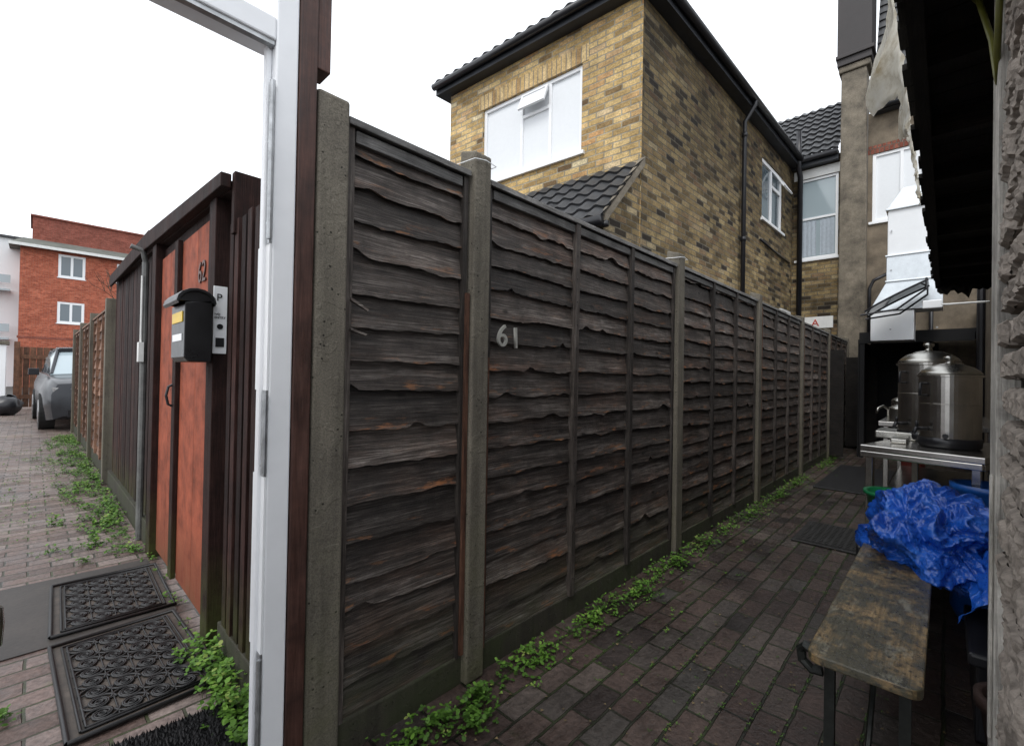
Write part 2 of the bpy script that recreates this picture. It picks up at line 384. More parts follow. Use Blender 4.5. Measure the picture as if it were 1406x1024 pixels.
for px,zz in ((1.245,2.09),(3.17,2.09)):
    mb.tube([(px-.058,1.352,zz-.01),(px+.0,1.350,zz),(px+.058,1.352,zz-.005),(px+.060,1.47,zz),(px-.058,1.47,zz),(px-.058,1.352,zz-.01)],.002,6)
mb.build('white_cord',[m_white],fence)
m_dig=M('metal_numerals',(.62,.62,.58),.35,.6,.2,20,.1)
num=grp('house_number_sign')
text('6','numeral_6',(1.336,1.368,1.352),(rad(90),rad(4),0),.135,m_dig,num,.005)
text('1','numeral_1',(1.425,1.368,1.345),(rad(90),rad(-3),0),.13,m_dig,num,.005)
mb=MB();mb.col=(.9,.3,0)
mb.hexa([(.695,1.375,1.455),(.745,1.36,1.425),(.745,1.368,1.423),(.695,1.385,1.453),(.695,1.375,1.465),(.75,1.36,1.430),(.75,1.368,1.430),(.695,1.385,1.465)])
mb.hexa([(.695,1.375,1.36),(.74,1.36,1.345),(.74,1.368,1.343),(.695,1.385,1.358),(.695,1.375,1.368),(.745,1.36,1.35),(.745,1.368,1.35),(.695,1.385,1.368)])
mb.build('splinters',[m_fence],fence)
# ------------------------------------------------------------------ white gate frame
gf=grp('white_gate_frame')
mb=MB()
mb.box(.453,.514,1.365,1.465,-.0,3.0)
mb.box(.438,.453,1.395,1.425,0,2.15)
mb.box(-.62,.453,1.365,1.465,2.15,2.215)
mb.box(-.69,-.62,1.365,1.465,0,3.0)
mb.build('jambs_and_head',[m_jamb],gf,bevel=.005)
mb=MB()
mb.box(-.62,.450,1.372,1.392,2.138,2.15)
mb.build('head_seal',[m_hinge],gf)
mb=MB()
for z0,z1 in ((.0,.44),(.93,1.17),(1.58,2.04)):
    mb.box(.446,.4525,1.368,1.393,z0,z1)
    mb.tube([(.443,1.362,z0+.01),(.443,1.362,z1-.01)],.0065,8)
    for k in range(4): mb.tube([(.4455,1.381,z0+(z1-z0)*(k+.5)/4),(.442,1.381,z0+(z1-z0)*(k+.5)/4)],.004,6)
mb.build('hinges',[m_hinge],gf)
mb=MB();mb.box(.4475,.4528,1.367,1.46,.44,.93);mb.box(.4475,.4528,1.367,1.46,1.17,1.58);mb.build('rebate_strips',[m_white],gf)
tp=grp('brown_timber_gate_post')
mb=MB();mb.col=(.55,.3,0);mb.box(.516,.568,1.362,1.46,0,3.0);mb.build('post',[m_brownpost],tp,bevel=.004)
mb=MB();mb.col=(.8,.3,0);mb.box(.570,.612,1.372,1.45,2.135,3.0);mb.build('post_packer',[m_brownpost],tp,bevel=.004)
gl=grp('white_gate_leaf')
mb=MB();mb.T=FT((-.085,.675,0),(-.55+.085,1.36-.675))
mb.box(0,.80,-.02,.02,.05,2.1);mb.build('leaf',[m_white],gl,bevel=.004)
mb=MB()
mb.tube([(-.09,.66,1.0),(-.05,.63,1.0),(-.033,.635,1.005),(-.020,.64,.99)],[.007,.007,.008,.006],10)
mb.lathe((-.024,.64,.955),[(.004,0),(.009,.006),(.010,.025),(.009,.04),(.004,.045)],14)
mb.build('lever_handle',[m_steel],gl,smooth=True)
# ------------------------------------------------------------------ left boundary
FX=.57
lf=grp('slatted_side_fence')
def slats(mb,y0,y1,h,w=.055,g=.012,x=.585,th=.02,hs=0):
    y=y0
    while y<y1-.01:
        mb.col=(random.random(),.3,0);hh=h+random.uniform(-.008,.008)+hs*(y-y0)
        mb.box(x+random.uniform(-.003,.003),x+th,y,min(y+w,y1),.1,hh);y+=w+g
mb=MB();slats(mb,1.49,2.27,1.86,.05,.03,.58,.025);mb.col=(.4,.3,0)
mb.box(.61,.64,1.49,2.27,.3,.38);mb.box(.61,.64,1.49,2.27,1.6,1.68);mb.box(.62,.63,1.49,2.27,.05,1.84);mb.build('near_slats',[m_slat],lf,bevel=.002)
mb=MB();slats(mb,4.05,6.35,2.16,.09,.008,.59,.02,.02);mb.box(.62,.65,4.05,6.35,.05,2.1);mb.build('far_slats',[m_slat],lf)
mb=MB();mb.box(.575,.62,1.49,2.3,-.01,.13);mb.box(.56,.62,3.9,6.4,-.01,.16);mb.build('gravel_boards',[m_gravel],lf,bevel=.005)
mb=MB();mb.tube([(.55,4.22,0),(.55,4.22,2.0)],.022,10);mb.tube([(.55,4.22,2.0),(.53,4.2,2.08),(.46,4.2,2.1)],.018,10);mb.build('metal_pole',[M('grey_pole',(.14,.14,.135),.5,.3)],lf)
mb=MB();mb.box(.515,.545,4.17,4.24,1.28,1.42);mb.tube([(.53,4.2,1.42),(.53,4.2,1.9)],.008,6);mb.build('junction_box',[m_whitep],lf)
gate=grp('red_wooden_gate')
mb=MB()
for a,b in ((2.475,2.80),(2.803,3.14),(3.22,3.46),(3.463,3.74)):
    mb.col=(random.uniform(.3,.7),.3,0);mb.box(.575,.6,a,b,.05,1.95)
mb.build('door_boards',[m_red],gate,bevel=.002)
mb=MB();mb.col=(.5,.3,0)
mb.box(.55,.574,3.14,3.22,.05,1.96);mb.box(.548,.62,2.36,2.47,0,2.0);mb.box(.54,.62,3.75,3.88,0,2.05)
mb.box(.59,.62,2.47,3.75,1.955,2.02)
mb.hexa([(.52,2.18,1.99),(.56,2.18,1.99),(.56,4.0,2.06),(.52,4.0,2.06),(.52,2.18,2.05),(.56,2.18,2.05),(.56,4.0,2.17),(.52,4.0,2.17)])
mb.hexa([(.56,2.2,1.99),(.80,2.2,1.99),(.80,6.3,2.14),(.56,6.3,2.14),(.56,2.2,2.03),(.80,2.2,2.03),(.80,6.3,2.2),(.56,6.3,2.2)])
mb.box(.53,.55,4.0,6.3,2.08,2.19)
mb.box(.565,.76,2.155,2.195,1.80,2.06)
mb.build('frame_and_top_beam',[m_slat],gate,bevel=.004)
mb=MB();mb.tube([(.549,3.19,1.02),(.53,3.19,1.03),(.52,3.19,1.08),(.53,3.19,1.13),(.549,3.19,1.14)],.007,8);mb.build('handle',[m_black],gate)
m_gold=M('dull_numerals',(.09,.04,.03),.5,.3,.3,20,.1)
text('62','numerals',(.571,2.76,1.665),(rad(90),0,rad(-90)),.15,m_gold,gate,.003)
sg=grp('notice_sign')
mb=MB();mb.box(.545,.598,2.350,2.357,1.30,1.60);mb.build('plate',[m_white],sg,bevel=.001)
text('P','symbol',(.555,2.3485,1.535),(rad(90),0,0),.045,m_dark,sg,.001)
text('NO\nENTRY','lettering',(.549,2.3485,1.47),(rad(90),0,0),.014,m_dark,sg,.001)
mb=MB();mb.tube([(.571,2.3485,1.42),(.571,2.346,1.42)],.012,16);mb.box(.555,.588,2.346,2.349,1.33,1.37);mb.build('pictogram',[m_dark],sg)
ml=grp('mailbox')
m_mb=M('black_painted_metal',(.012,.012,.013),.3,0,.2,10,.1)
w=.26
TMB=FT((.535,2.58,1.26),(0,-1))
def mprism(mb,poly,x0,x1,m=0):
    A=[mb.av((x0,p[0],p[1])) for p in poly];B=[mb.av((x1,p[0],p[1])) for p in poly];n=len(poly)
    for k in range(n): mb.face([A[k],A[(k+1)%n],B[(k+1)%n],B[k]],m)
    mb.face(A[::-1],m);mb.face(B,m)
mb=MB();mb.T=TMB
mprism(mb,[(0,0),(-.085,.0),(-.10,.02),(-.10,.25),(0,.27)],0,w)
mb.build('box_body',[m_mb],ml,bevel=.004)
mb=MB();mb.T=TMB
pf=[]
for k in range(9):
    a=math.pi*k/8;pf.append((-.060+.072*math.cos(a)*1.0,.255+.058*math.sin(a)))
n=len(pf);pin=[(p[0]*.9-.004,p[1]-.012) for p in pf]
mprism(mb,pf+pin[::-1],-.015,w+.015)
mprism(mb,pf,.0,.008);mprism(mb,pf,w-.008,w)
mb.build('arched_lid',[m_mb],ml,bevel=.002)
mb=MB();mb.T=TMB;mb.box(.03,.23,-.104,-.1005,.17,.215);mb.build('yellow_label',[M('yellow_label',(.75,.5,.03),.4,0,.1)],ml)
mb=MB();mb.T=TMB;mb.box(.04,.22,-.103,-.1005,.09,.12);mb.build('white_label',[m_white],ml)
lf2=grp('wooden_fence')
ys=[6.5,8.42,10.34,12.2]
T=FT((FX,12.3,0),(0,-1))
for i,y in enumerate(ys):
    mb=MB();mb.box(FX-.05,FX+.05,y-.05,y+.05,0,1.98);mb.build('post_%d'%i,[m_conc],lf2,bevel=.006)
for i in range(3):
    a=12.3-(ys[i+1]-.055);b=12.3-(ys[i]+.055)
    lap_panel('panel_%d'%i,lf2,T,a,b,.17,1.9,.02,[a+(b-a)*.34,a+(b-a)*.67],m_fence_l,m_fence_l,m_fence_l,90+i*13)
    mb=MB();mb.T=T;mb.box(a,b,-.01,.03,0,.17);mb.build('gravel_board_%d'%i,[m_gravel],lf2)
# ------------------------------------------------------------------ doormats
m_grime=M('mat_grime',(.065,.052,.042),.6,0,.5,14,.5)
def doormat(x0,x1,y0,y1,rot=0,seed=0):
    g=grp('rubber_doormat');mb=MB();cx,cy=(x0+x1)/2,(y0+y1)/2
    mb.T=Matrix.Translation((cx,cy,.012))@Matrix.Rotation(rot,4,'Z');W=(x1-x0)/2;H=(y1-y0)/2
    def bar(p,r=.007,closed=False): 
        if closed:p=p+[p[0]]
        mb.tube([(a,b,0) for a,b in p],r,5,caps=False)
    for k in (0,.035,.05):
        bar([(-W+k,-H+k),(W-k,-H+k),(W-k,H-k),(-W+k,H-k)],.009 if k==0 else .005,True)
    s=.085;nx=max(1,round((2*W-.11)/s));ny=max(1,round((2*H-.11)/s));sx=(2*W-.11)/nx;sy=(2*H-.11)/ny
    for i in range(nx):
        for j in range(ny):
            ux=-W+.055+sx*(i+.5);uy=-H+.055+sy*(j+.5)
            sgn=1 if (i+j)%2 else -1
            for a0 in (0,math.pi):
                pts=[]
                for k in range(15):
                    t_=k/14;a=a0+sgn*t_*3.6*math.pi/2*1.3;r=.045*(1-.72*t_)
                    pts.append((ux+math.cos(a)*r+ .004*math.cos(a0),uy+math.sin(a)*r))
                bar(pts,.0045)
            bar([(ux+.012*math.cos(k*math.pi/3),uy+.012*math.sin(k*math.pi/3)) for k in range(6)],.004,True)
    for i in range(1,nx): bar([(-W+.055+sx*i,-H+.05),(-W+.055+sx*i,H-.05)],.0028)
    for i in range(1,ny*2,2): bar([(-W+.05,-H+.055+sy*i/2),(W-.05,-H+.055+sy*i/2)],.0028)
    mb.build('scroll_lattice',[m_rub],g,smooth=True)
    mb=MB();mb.T=Matrix.Translation((cx,cy,0))@Matrix.Rotation(rot,4,'Z');mb.box(-W+.004,W-.004,-H+.004,H-.004,.003,.0065)
    mb.build('dirt_under_mat',[m_grime],g)
doormat(.085,.54,2.90,3.58,rad(-1.5));doormat(.085,.525,2.05,2.81,rad(2))
g=grp('coir_doormat');mb=MB();mb.T=Matrix.Translation((.33,1.64,0))@Matrix.Rotation(rad(-6),4,'Z')
for i in range(40):
    for j in range(55):
        x=-.17+.34*i/39+random.uniform(-.003,.003);y=-.27+.54*j/54+random.uniform(-.003,.003);q=.004
        mb.poly([(x-q,y,.012),(x+q,y,.012),(x+random.uniform(-.006,.006),y+random.uniform(-.006,.006),.028)])
mb.box(-.175,.175,-.275,.275,.003,.014);mb.build('bristles',[m_rub],g)
mh=grp('manhole_cover');mb=MB();mb.box(4.06,4.72,.42,.86,.0,.012,0);mb.build('frame',[m_iron],mh,bevel=.003)
mb=MB();mb.box(4.09,4.69,.45,.83,.012,.017)
for i in range(14):
    for j in range(9):
        x=4.115+i*.0425;y=.472+j*.042;mb.box(x-.012,x+.012,y-.012,y+.012,.017,.021)
mb.build('cover',[m_iron],mh)
mb=MB();mb.box(6.3,8.3,.5,1.12,.001,.012);mb.build('rubber_floor_mat',[m_rub],None,bevel=.004)
# ------------------------------------------------------------------ weeds
def weeds(name,spots):
    mb=MB()
    for (x,y,r,n,h,s) in spots:
        base=random.uniform(.1,.9)
        for k in range(n):
            a=random.uniform(0,6.28);d=abs(random.gauss(0,.5))*r
            cx=x+d*math.cos(a);cy=y+d*math.sin(a);cz=h*random.random()**1.3*max(.15,1-(d/r)**2*.7)+.004
            for q in range(3):
                an=a+random.uniform(-.6,.6)+(q-1)*1.5;tl=random.uniform(-.3,.8)
                u=Vector((math.cos(an)*math.cos(tl),math.sin(an)*math.cos(tl),math.sin(tl)));w=Vector((-math.sin(an),math.cos(an),random.uniform(-.3,.3)))
                ss=s*random.uniform(.5,1.3);c=Vector((cx,cy,cz))
                v=min(1,max(0,base*.5+random.random()*.6*(.3+cz/max(h,.01))));mb.col=(v,0,0)
                p=[c,c+u*ss*.35+w*ss*.32,c+u*ss*.75+w*ss*.3-Vector((0,0,ss*.08)),c+u*ss-Vector((0,0,ss*.15)),c+u*ss*.75-w*ss*.3-Vector((0,0,ss*.08)),c+u*ss*.35-w*ss*.32]
                p=[Vector((pp.x,pp.y,max(pp.z,.002))) for pp in p]
                mb.poly(p)
            if k%3==0:
                mb.col=(.3,0,0);q=.0012
                mb.poly([(cx-q,cy,0),(cx+q,cy,0),(cx,cy,cz)])
    return mb.build(name,[m_leaf])
S=[]
x=.75
while x<9:
    dens=.46+.6*nz(x*1.5,3.3)+.5*nz(x*4.3,1)
    if dens>.34:
        S.append((x,1.345-random.uniform(0,.09),.06+.05*random.random(),int(15*dens+3),.025+.045*random.random(),.016))
    if random.random()<.55: S.append((x,1.33-abs(random.gauss(0,.16)),.045,5,.015,.010))
    x+=.045 if x<4 else .06
for cx,cy,n in ((1.08,1.20,50),(1.17,1.26,60),(1.0,1.27,34),(.9,1.28,20),(1.52,1.26,40),(1.95,1.25,30),(2.42,1.24,34),(2.95,1.27,34),(3.5,1.28,34),(4.5,1.28,30),(5.5,1.26,30),(6.3,1.27,30)):
    S.append((cx,cy,.095,n,.06,.019))
weeds('weeds_by_fence',S)
S=[]
y=1.6
while y<11.5:
    if y<2.35:
        for k in range(2): S.append((random.uniform(.47,.56),y+random.uniform(-.03,.03),.07,16,.09,.022))
    elif y<3.9:
        if random.random()<.4: S.append((random.uniform(.52,.56),y,.04,7,.03,.015))
    else:
        d=.55+.6*nz(y*1.3,7)
        for k in range(3):
            if random.random()<d+.15: S.append((.53-abs(random.gauss(0,.17)),y+random.uniform(-.05,.05),.08,15,.05,.019))
    y+=.055
for _ in range(130): S.append((random.uniform(-.35,.35),random.uniform(4.0,10),.05,5,.015,.011))
S.append((-.05,2.35,.05,20,.035,.016));S.append((-.2,2.0,.04,10,.02,.014))
weeds('weeds_by_path',S)
mb=MB()
for _ in range(1100):
    x=random.uniform(.6,7);y=random.uniform(-.3,1.35);s=random.uniform(.003,.011);a=random.uniform(0,6.28);mb.col=(random.random(),0,0)
    mb.poly([(x+s*math.cos(a+k*2.1)*random.uniform(.6,1),y+s*math.sin(a+k*2.1)*random.uniform(.6,1),.0015+.004*random.random()) for k in range(3)])
mb.build('leaf_litter',[M('dead_leaf_bits',(.13,.095,.045),.8,0,.6,30,0)])
mb=MB()
for _ in range(3200):
    x=random.uniform(.7,7);y=random.uniform(.1,1.33);yr=round(y/.1)*.1
    if random.random()<.3: x=round(x/.1)*.1;yr=y
    if nz(x*1.2,y*2,5)<-.12: continue
    s=random.uniform(.003,.009);a=random.uniform(0,6.28);mb.col=(random.uniform(0,.6),0,0)
    for q in range(3): mb.poly([(x,yr,.001),(x+s*math.cos(a+q*2),yr+s*math.sin(a+q*2),.004),(x+s*math.cos(a+.7+q*2),yr+s*math.sin(a+.7+q*2),.003)])
mb.build('moss_tufts',[m_leaf])
# ------------------------------------------------------------------ walls / windows
def wall(mb,L,z0,z1,ops,reveal=.1,m=0,mr=None):
    mr=m if mr is None else mr
    xs=sorted(set([0,L]+[o[0] for o in ops]+[o[1] for o in ops]));zs=sorted(set([z0,z1]+[o[2] for o in ops]+[o[3] for o in ops]))
    for i in range(len(xs)-1):
        for j in range(len(zs)-1):
            cx=(xs[i]+xs[i+1])/2;cz=(zs[j]+zs[j+1])/2
            if any(o[0]<cx<o[1] and o[2]<cz<o[3] for o in ops): continue
            mb.poly([(xs[i],0,zs[j]),(xs[i+1],0,zs[j]),(xs[i+1],0,zs[j+1]),(xs[i],0,zs[j+1])],m)
    for a,b,c,d in ops:
        r=reveal
        mb.poly([(a,0,c),(a,0,d),(a,r,d),(a,r,c)],mr);mb.poly([(b,0,c),(b,r,c),(b,r,d),(b,0,d)],mr)
        mb.poly([(a,0,d),(b,0,d),(b,r,d),(a,r,d)],mr);mb.poly([(a,0,c),(a,r,c),(b,r,c),(b,0,c)],mr)
def window(name,parent,T,a,b,c,d,vm=(),hm=(),glass=None,fw=.05,y=.05,sill=True,frame=None):
    mb=MB();mb.T=T
    mb.box(a,a+fw,y,y+.05,c,d);mb.box(b-fw,b,y,y+.05,c,d);mb.box(a+fw,b-fw,y,y+.05,d-fw,d);mb.box(a+fw,b-fw,y,y+.05,c,c+fw)
    for v in vm: mb.box(v-fw*.45,v+fw*.45,y+.002,y+.048,c+fw,d-fw)
    for h,x0,x1 in hm: mb.box(x0,x1,y+.004,y+.046,h-fw*.45,h+fw*.45)
    if sill: mb.box(a-.05,b+.05,-.04,y+.02,c-.05,c-.002)
    mb.build(name+'_frame',[frame or m_white],parent,bevel=.004)
    mb=MB();mb.T=T;mb.poly([(a+fw,y+.03,c+fw),(b-fw,y+.03,c+fw),(b-fw,y+.03,d-fw),(a+fw,y+.03,d-fw)]);mb.build(name+'_glass',[glass or m_glass],parent)
def tile_roof(mb,O,U,V,lu,lv,tw=.2,tc=.3,m=0,amp=.022,step=.022):
    O=Vector(O);U=Vector(U).normalized();V=Vector(V).normalized();N=U.cross(V)
    nu=int(lu/tw*8);nv=int(math.ceil(lv/tc))
    prof=[0,.35,.8,1,.8,.35,0,-.1]
    for j in range(nv):
        rows=[]
        for (vv,st) in ((j*tc,-step*.2),(j*tc,step),(min(lv,(j+1)*tc+.02),0)):
            rows.append([O+U*(lu*i/nu)+V*vv+N*(amp*prof[i%8]+st) for i in range(nu+1)])
        mb.grid(rows,m)
yh=grp('yellow_brick_house')
C=(4.78,2.57);A=Vector((.9995,-.031,0));B=Vector((-.081,.9967,0))
TR=FT(C,A);far=(C[0]+B.x*3.2,C[1]+B.y*3.2);TL=FT(far,(-B.x,-B.y))
EH=5.8
mb=MB();mb.T=TL;opL=[(.71,2.41,4.08,5.2)];wall(mb,3.21,0,EH,opL,.09);mb.build('end_wall',[m_yb],yh)
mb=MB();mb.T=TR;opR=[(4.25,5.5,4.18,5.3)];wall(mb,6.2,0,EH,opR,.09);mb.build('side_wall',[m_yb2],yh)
bk=Vector((C[0],C[1],0))+A*6.2+B*3.2
mb=MB();mb.poly([(far[0],far[1],0),(bk.x,bk.y,0),(bk.x,bk.y,EH),(far[0],far[1],EH)]);mb.build('back_wall',[m_yb],yh)
m_sold=Mbrick('soldier_lintel',[(0,(.35,.22,.10)),(.5,(.55,.38,.17)),(1,(.65,.48,.25))],(.40,.35,.27),bw=.075,bh=.4,ms=.008,dirt=.2)
mb=MB();mb.T=TL;mb.box(.62,2.5,-.004,.04,5.203,5.42);mb.build('soldier_course',[m_sold],yh)
window('end_window',yh,TL,.71,2.41,4.08,5.2,(1.42,1.9),((4.86,1.42,1.9),),glass=m_whitepane,fw=.05,y=.03)
mb=MB();mb.T=TL@Matrix.Translation((1.66,.02,5.12))@Matrix.Rotation(rad(-22),4,'X')
mb.box(-.22,.22,-.03,.0,-.24,-.21);mb.box(-.22,.22,-.03,0,-.01,.02);mb.box(-.22,-.19,-.03,0,-.21,-.01);mb.box(.19,.22,-.03,0,-.21,-.01);mb.poly([(-.19,-.015,-.21),(.19,-.015,-.21),(.19,-.015,-.01),(-.19,-.015,-.01)]);mb.build('open_top_light',[m_white],yh,bevel=.003)
window('side_window',yh,TR,4.25,5.5,4.18,5.3,(4.87,),((4.95,4.87,5.45),),glass=m_glass,fw=.07,y=.02)
mb=MB();mb.T=TR@Matrix.Translation((5.18,.0,5.2))@Matrix.Rotation(rad(-30),4,'X')
for q in ((-.28,.28,-.03,0,-.34,-.3),(-.28,.28,-.03,0,-.02,.02),(-.28,-.24,-.03,0,-.3,-.02),(.24,.28,-.03,0,-.3,-.02)): mb.box(*q)
mb.build('side_open_light',[m_white],yh,bevel=.003)
def W(a,b,z): 
    p=Vector((C[0],C[1],0))+A*a+B*b;return (p.x,p.y,z)
ov=.16
mb=MB()
e=[W(-ov,-ov,EH+.03),W(6.3,-ov,EH+.03),W(6.3,3.2+ov,EH+.03),W(-ov,3.2+ov,EH+.03)];r1=W(1.6,1.6,EH+1.25);r2=W(6.3,1.6,EH+1.25)
mb.poly([e[0],e[1],r2,r1]);mb.poly([e[3],e[0],r1]);mb.poly([e[2],e[3],r1,r2]);mb.poly([e[1],e[2],r2])
m_tc=Mbrick('roof_tile_courses',[(0,(.02,.022,.025)),(1,(.05,.052,.056))],(.01,.01,.01),bw=.2,bh=.14,ms=.012,rough=.5,dirt=.3,bd=.02)
mb.build('hip_roof',[m_tc],yh)
mb=MB();tile_roof(mb,W(-ov-.02,3.2+ov,EH+.05),-B,Vector((1.6+ov,0,1.22)).normalized()*1.0,3.2+2*ov,.5,.2,.25);mb.build('eave_tiles',[m_tile],yh)
mb=MB()
mb.hexa([W(-ov,-ov,EH-.13),W(6.3,-ov,EH-.13),W(6.3,3.2+ov,EH-.13),W(-ov,3.2+ov,EH-.13),W(-ov,-ov,EH+.02),W(6.3,-ov,EH+.02),W(6.3,3.2+ov,EH+.02),W(-ov,3.2+ov,EH+.02)])
mb.build('fascia_soffit',[m_fascia],yh)
mb=MB();mb.tube([W(-ov-.05,-ov-.05,EH-.02),W(6.2,-ov-.05,EH-.02)],.05,10);mb.tube([W(-ov-.05,-ov-.05,EH-.02),W(-ov-.05,3.2+ov,EH-.02)],.05,10)
mb.tube([W(3.16,-ov-.05,EH-.03),W(3.16,-ov-.05,EH-.12),W(3.16,-.06,EH-.35),W(3.16,-.06,.1)],.036,10)
for z in (1.9,3.5,5.2): 
    mb.tube([W(3.16,-.06,z),W(3.16,-.06,z+.07)],.045,10)
mb.tube([W(4.1,-.03,3.75),W(4.9,-.03,3.70),W(5.9,-.03,3.66)],.02,8)
mb.build('gutters_and_downpipe',[m_black],yh,smooth=True)
mb=MB()
z1,z2=3.74,2.96;dd=.72
P=[W(-dd,0.0,0),W(0,0,0),W(0,0,z1-.06),W(-dd,0,z2-.06)]
mb.poly(P);mb.poly([W(-dd,3.2,0),W(-dd,0,0),W(-dd,0,z2-.06),W(-dd,3.2,z2-.06)]);mb.build('lean_to_walls',[m_yb2],yh)
mb=MB();Vd=(A*dd+Vector((0,0,z1-z2)));L=Vd.length
tile_roof(mb,Vector(W(-dd-.08,3.2,z2-.09)),-B,Vd,3.26,L+.1,.2,.2,amp=.03,step=.03);mb.build('lean_to_tiles',[m_tile],yh)
mb=MB()
a=Vector(W(-dd-.06,-.06,z2-.08));b=Vector(W(0.0,-.06,z1-.0));d=Vector((0,0,.07));q=B*.07
mb.hexa([a-d,b-d,b-d+q,a-d+q,a+d*.4,b+d*.4,b+d*.4+q,a+d*.4+q]);mb.build('lean_to_verge',[m_render],yh)
mb=MB();mb.tube([W(-dd-.12,-.05,z2-.13),W(-dd-.12,3.2,z2-.13)],.055,10);mb.box(4.0,4.05,2.52,2.6,2.78,2.84);mb.build('lean_to_gutter',[m_black],yh,smooth=True)
th=grp('terraced_house')
mb=MB();mb.T=FT((11.0,7.5,0),(0,-1));wall(mb,5.96,0,EH,[(5.22,5.92,3.76,5.43)],.08);mb.build('rear_wall_brick',[m_yb2],th)
TM0=FT((11.0,7.5,0),(0,-1))
window('sash_window',th,TM0,5.22,5.92,3.76,5.43,(),((4.6,5.27,5.87),),glass=m_bluglass,fw=.05,y=.02)
mb=MB();mb.T=TM0
rows=[[(5.28+i*.022,.045+.004*math.sin(i*1.9),z) for i in range(13)] for z in (3.83,4.56)]
mb.grid(rows);rows=[[(5.61+i*.02,.045+.004*math.sin(i*1.7),z) for i in range(13)] for z in (3.83,4.56)];mb.grid(rows);mb.build('curtains',[M('grey_curtain',(.4,.45,.5),.8,0,.1,20,0)],th)
mb=MB();mb.T=TM0;mb.box(5.15,5.96,-.01,.03,5.433,5.62);mb.build('lintel',[m_whitep],th)
mb=MB();mb.T=FT((11.0,1.12,0),(0,-1));wall(mb,5,0,6.4,[(.06,.82,0,2.05),(.07,.95,4.3,5.6)],.1);mb.build('rear_wall_pebbledash',[m_pebble],th)
TP=FT((11.0,1.12,0),(0,-1))
window('upper_window',th,TP,.07,.95,4.3,5.6,(.5,),(),glass=m_whitepane,fw=.055,y=.02,frame=m_white)
m_arch=Mbrick('red_arch_brick',[(0,(.20,.06,.04)),(1,(.32,.12,.08))],(.2,.17,.14),bw=.07,bh=.3,dirt=.3)
mb=MB();mb.T=TP;mb.box(.0,1.0,-.006,.03,5.603,5.76);mb.build('red_brick_lintel',[m_arch],th)
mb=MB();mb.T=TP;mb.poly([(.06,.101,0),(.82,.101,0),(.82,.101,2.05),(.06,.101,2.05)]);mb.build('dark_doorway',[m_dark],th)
mb=MB();mb.hexa([(10.86,1.10,0),(10.86,1.56,0),(11.3,1.56,0),(11.3,1.10,0),(10.88,1.14,7.3),(10.88,1.54,7.3),(11.3,1.54,7.3),(11.3,1.14,7.3)]);mb.box(10.84,11.34,1.08,1.58,7.3,7.42)
mb.build('chimney_breast',[m_render],th,bevel=.02)
mb=MB();mb.box(10.8,11.5,1.06,1.6,7.42,11.5);mb.box(10.76,11.5,1.02,1.62,7.55,7.62);mb.build('clad_stack',[M('dark_cladding',(.03,.025,.025),.6,0,.3,3,.2)],th,bevel=.01)
mb=MB();tile_roof(mb,(10.82,6.5,EH+.03),(0,-1,0),(1,0,1),4.94,2.55,.17,.26,amp=.03,step=.04);mb.build('roof_tiles',[m_tile],th)
mb=MB();tile_roof(mb,(10.95,1.04,6.45),(0,-1,0),(.35,0,1),5,4.5,.17,.2,amp=.008,step=.03);mb.build('mansard_tiles',[m_tile],th)
mb=MB();mb.box(10.80,10.98,-3.9,1.04,6.32,6.47);mb.box(10.84,10.98,1.57,6.4,EH-.16,EH+.02);mb.build('fascia',[m_fascia],th)
mb=MB();mb.tube([(10.78,6.4,EH-.03),(10.78,1.57,EH-.03)],.055,10);mb.tube([(10.76,1.04,6.38),(10.76,-3.5,6.38)],.055,10)
mb.tube([(10.9,2.22,0),(10.9,2.22,5.45),(10.75,2.22,5.6),(10.75,2.22,6.35)],.05,10)
mb.tube([(10.83,1.06,2.0),(10.83,1.06,3.0),(10.83,1.0,3.15),(10.83,.8,3.25)],.03,8)
mb.tube([(10.93,-.5,0),(10.93,-.5,6.3)],.05,10)
mb.tube([(10.92,.2,0),(10.92,.2,3.5)],.03,8)
mb.build('gutters_and_pipes',[m_black],th,smooth=True)
mb=MB();mb.tube([(11.2,2.9,6.2),(11.2,2.9,6.75)],.05,10);mb.lathe((11.2,2.9,6.75),[(.05,0),(.09,.02),(.09,.06),(.02,.12)],12);mb.build('roof_vent',[m_render],th)
sb=grp('shop_sign')
mb=MB();mb.box(10.82,10.85,1.62,2.12,2.31,2.54);mb.build('board',[m_whitep],sb);text('A','letter',(10.815,1.98,2.35),(rad(90),0,rad(-90)),.2,M('red_paint',(.5,.05,.03),.5),sb)
sb=grp('wall_sign')
mb=MB();mb.T=TR;mb.box(5.3,5.95,-.06,-.02,2.38,2.66);mb.build('board',[m_whitep],sb);mb=MB();mb.T=TR
for k in range(5): mb.box(5.36+k*.11,5.42+k*.11,-.064,-.061,2.44,2.60)
mb.build('lettering',[m_dark],sb)
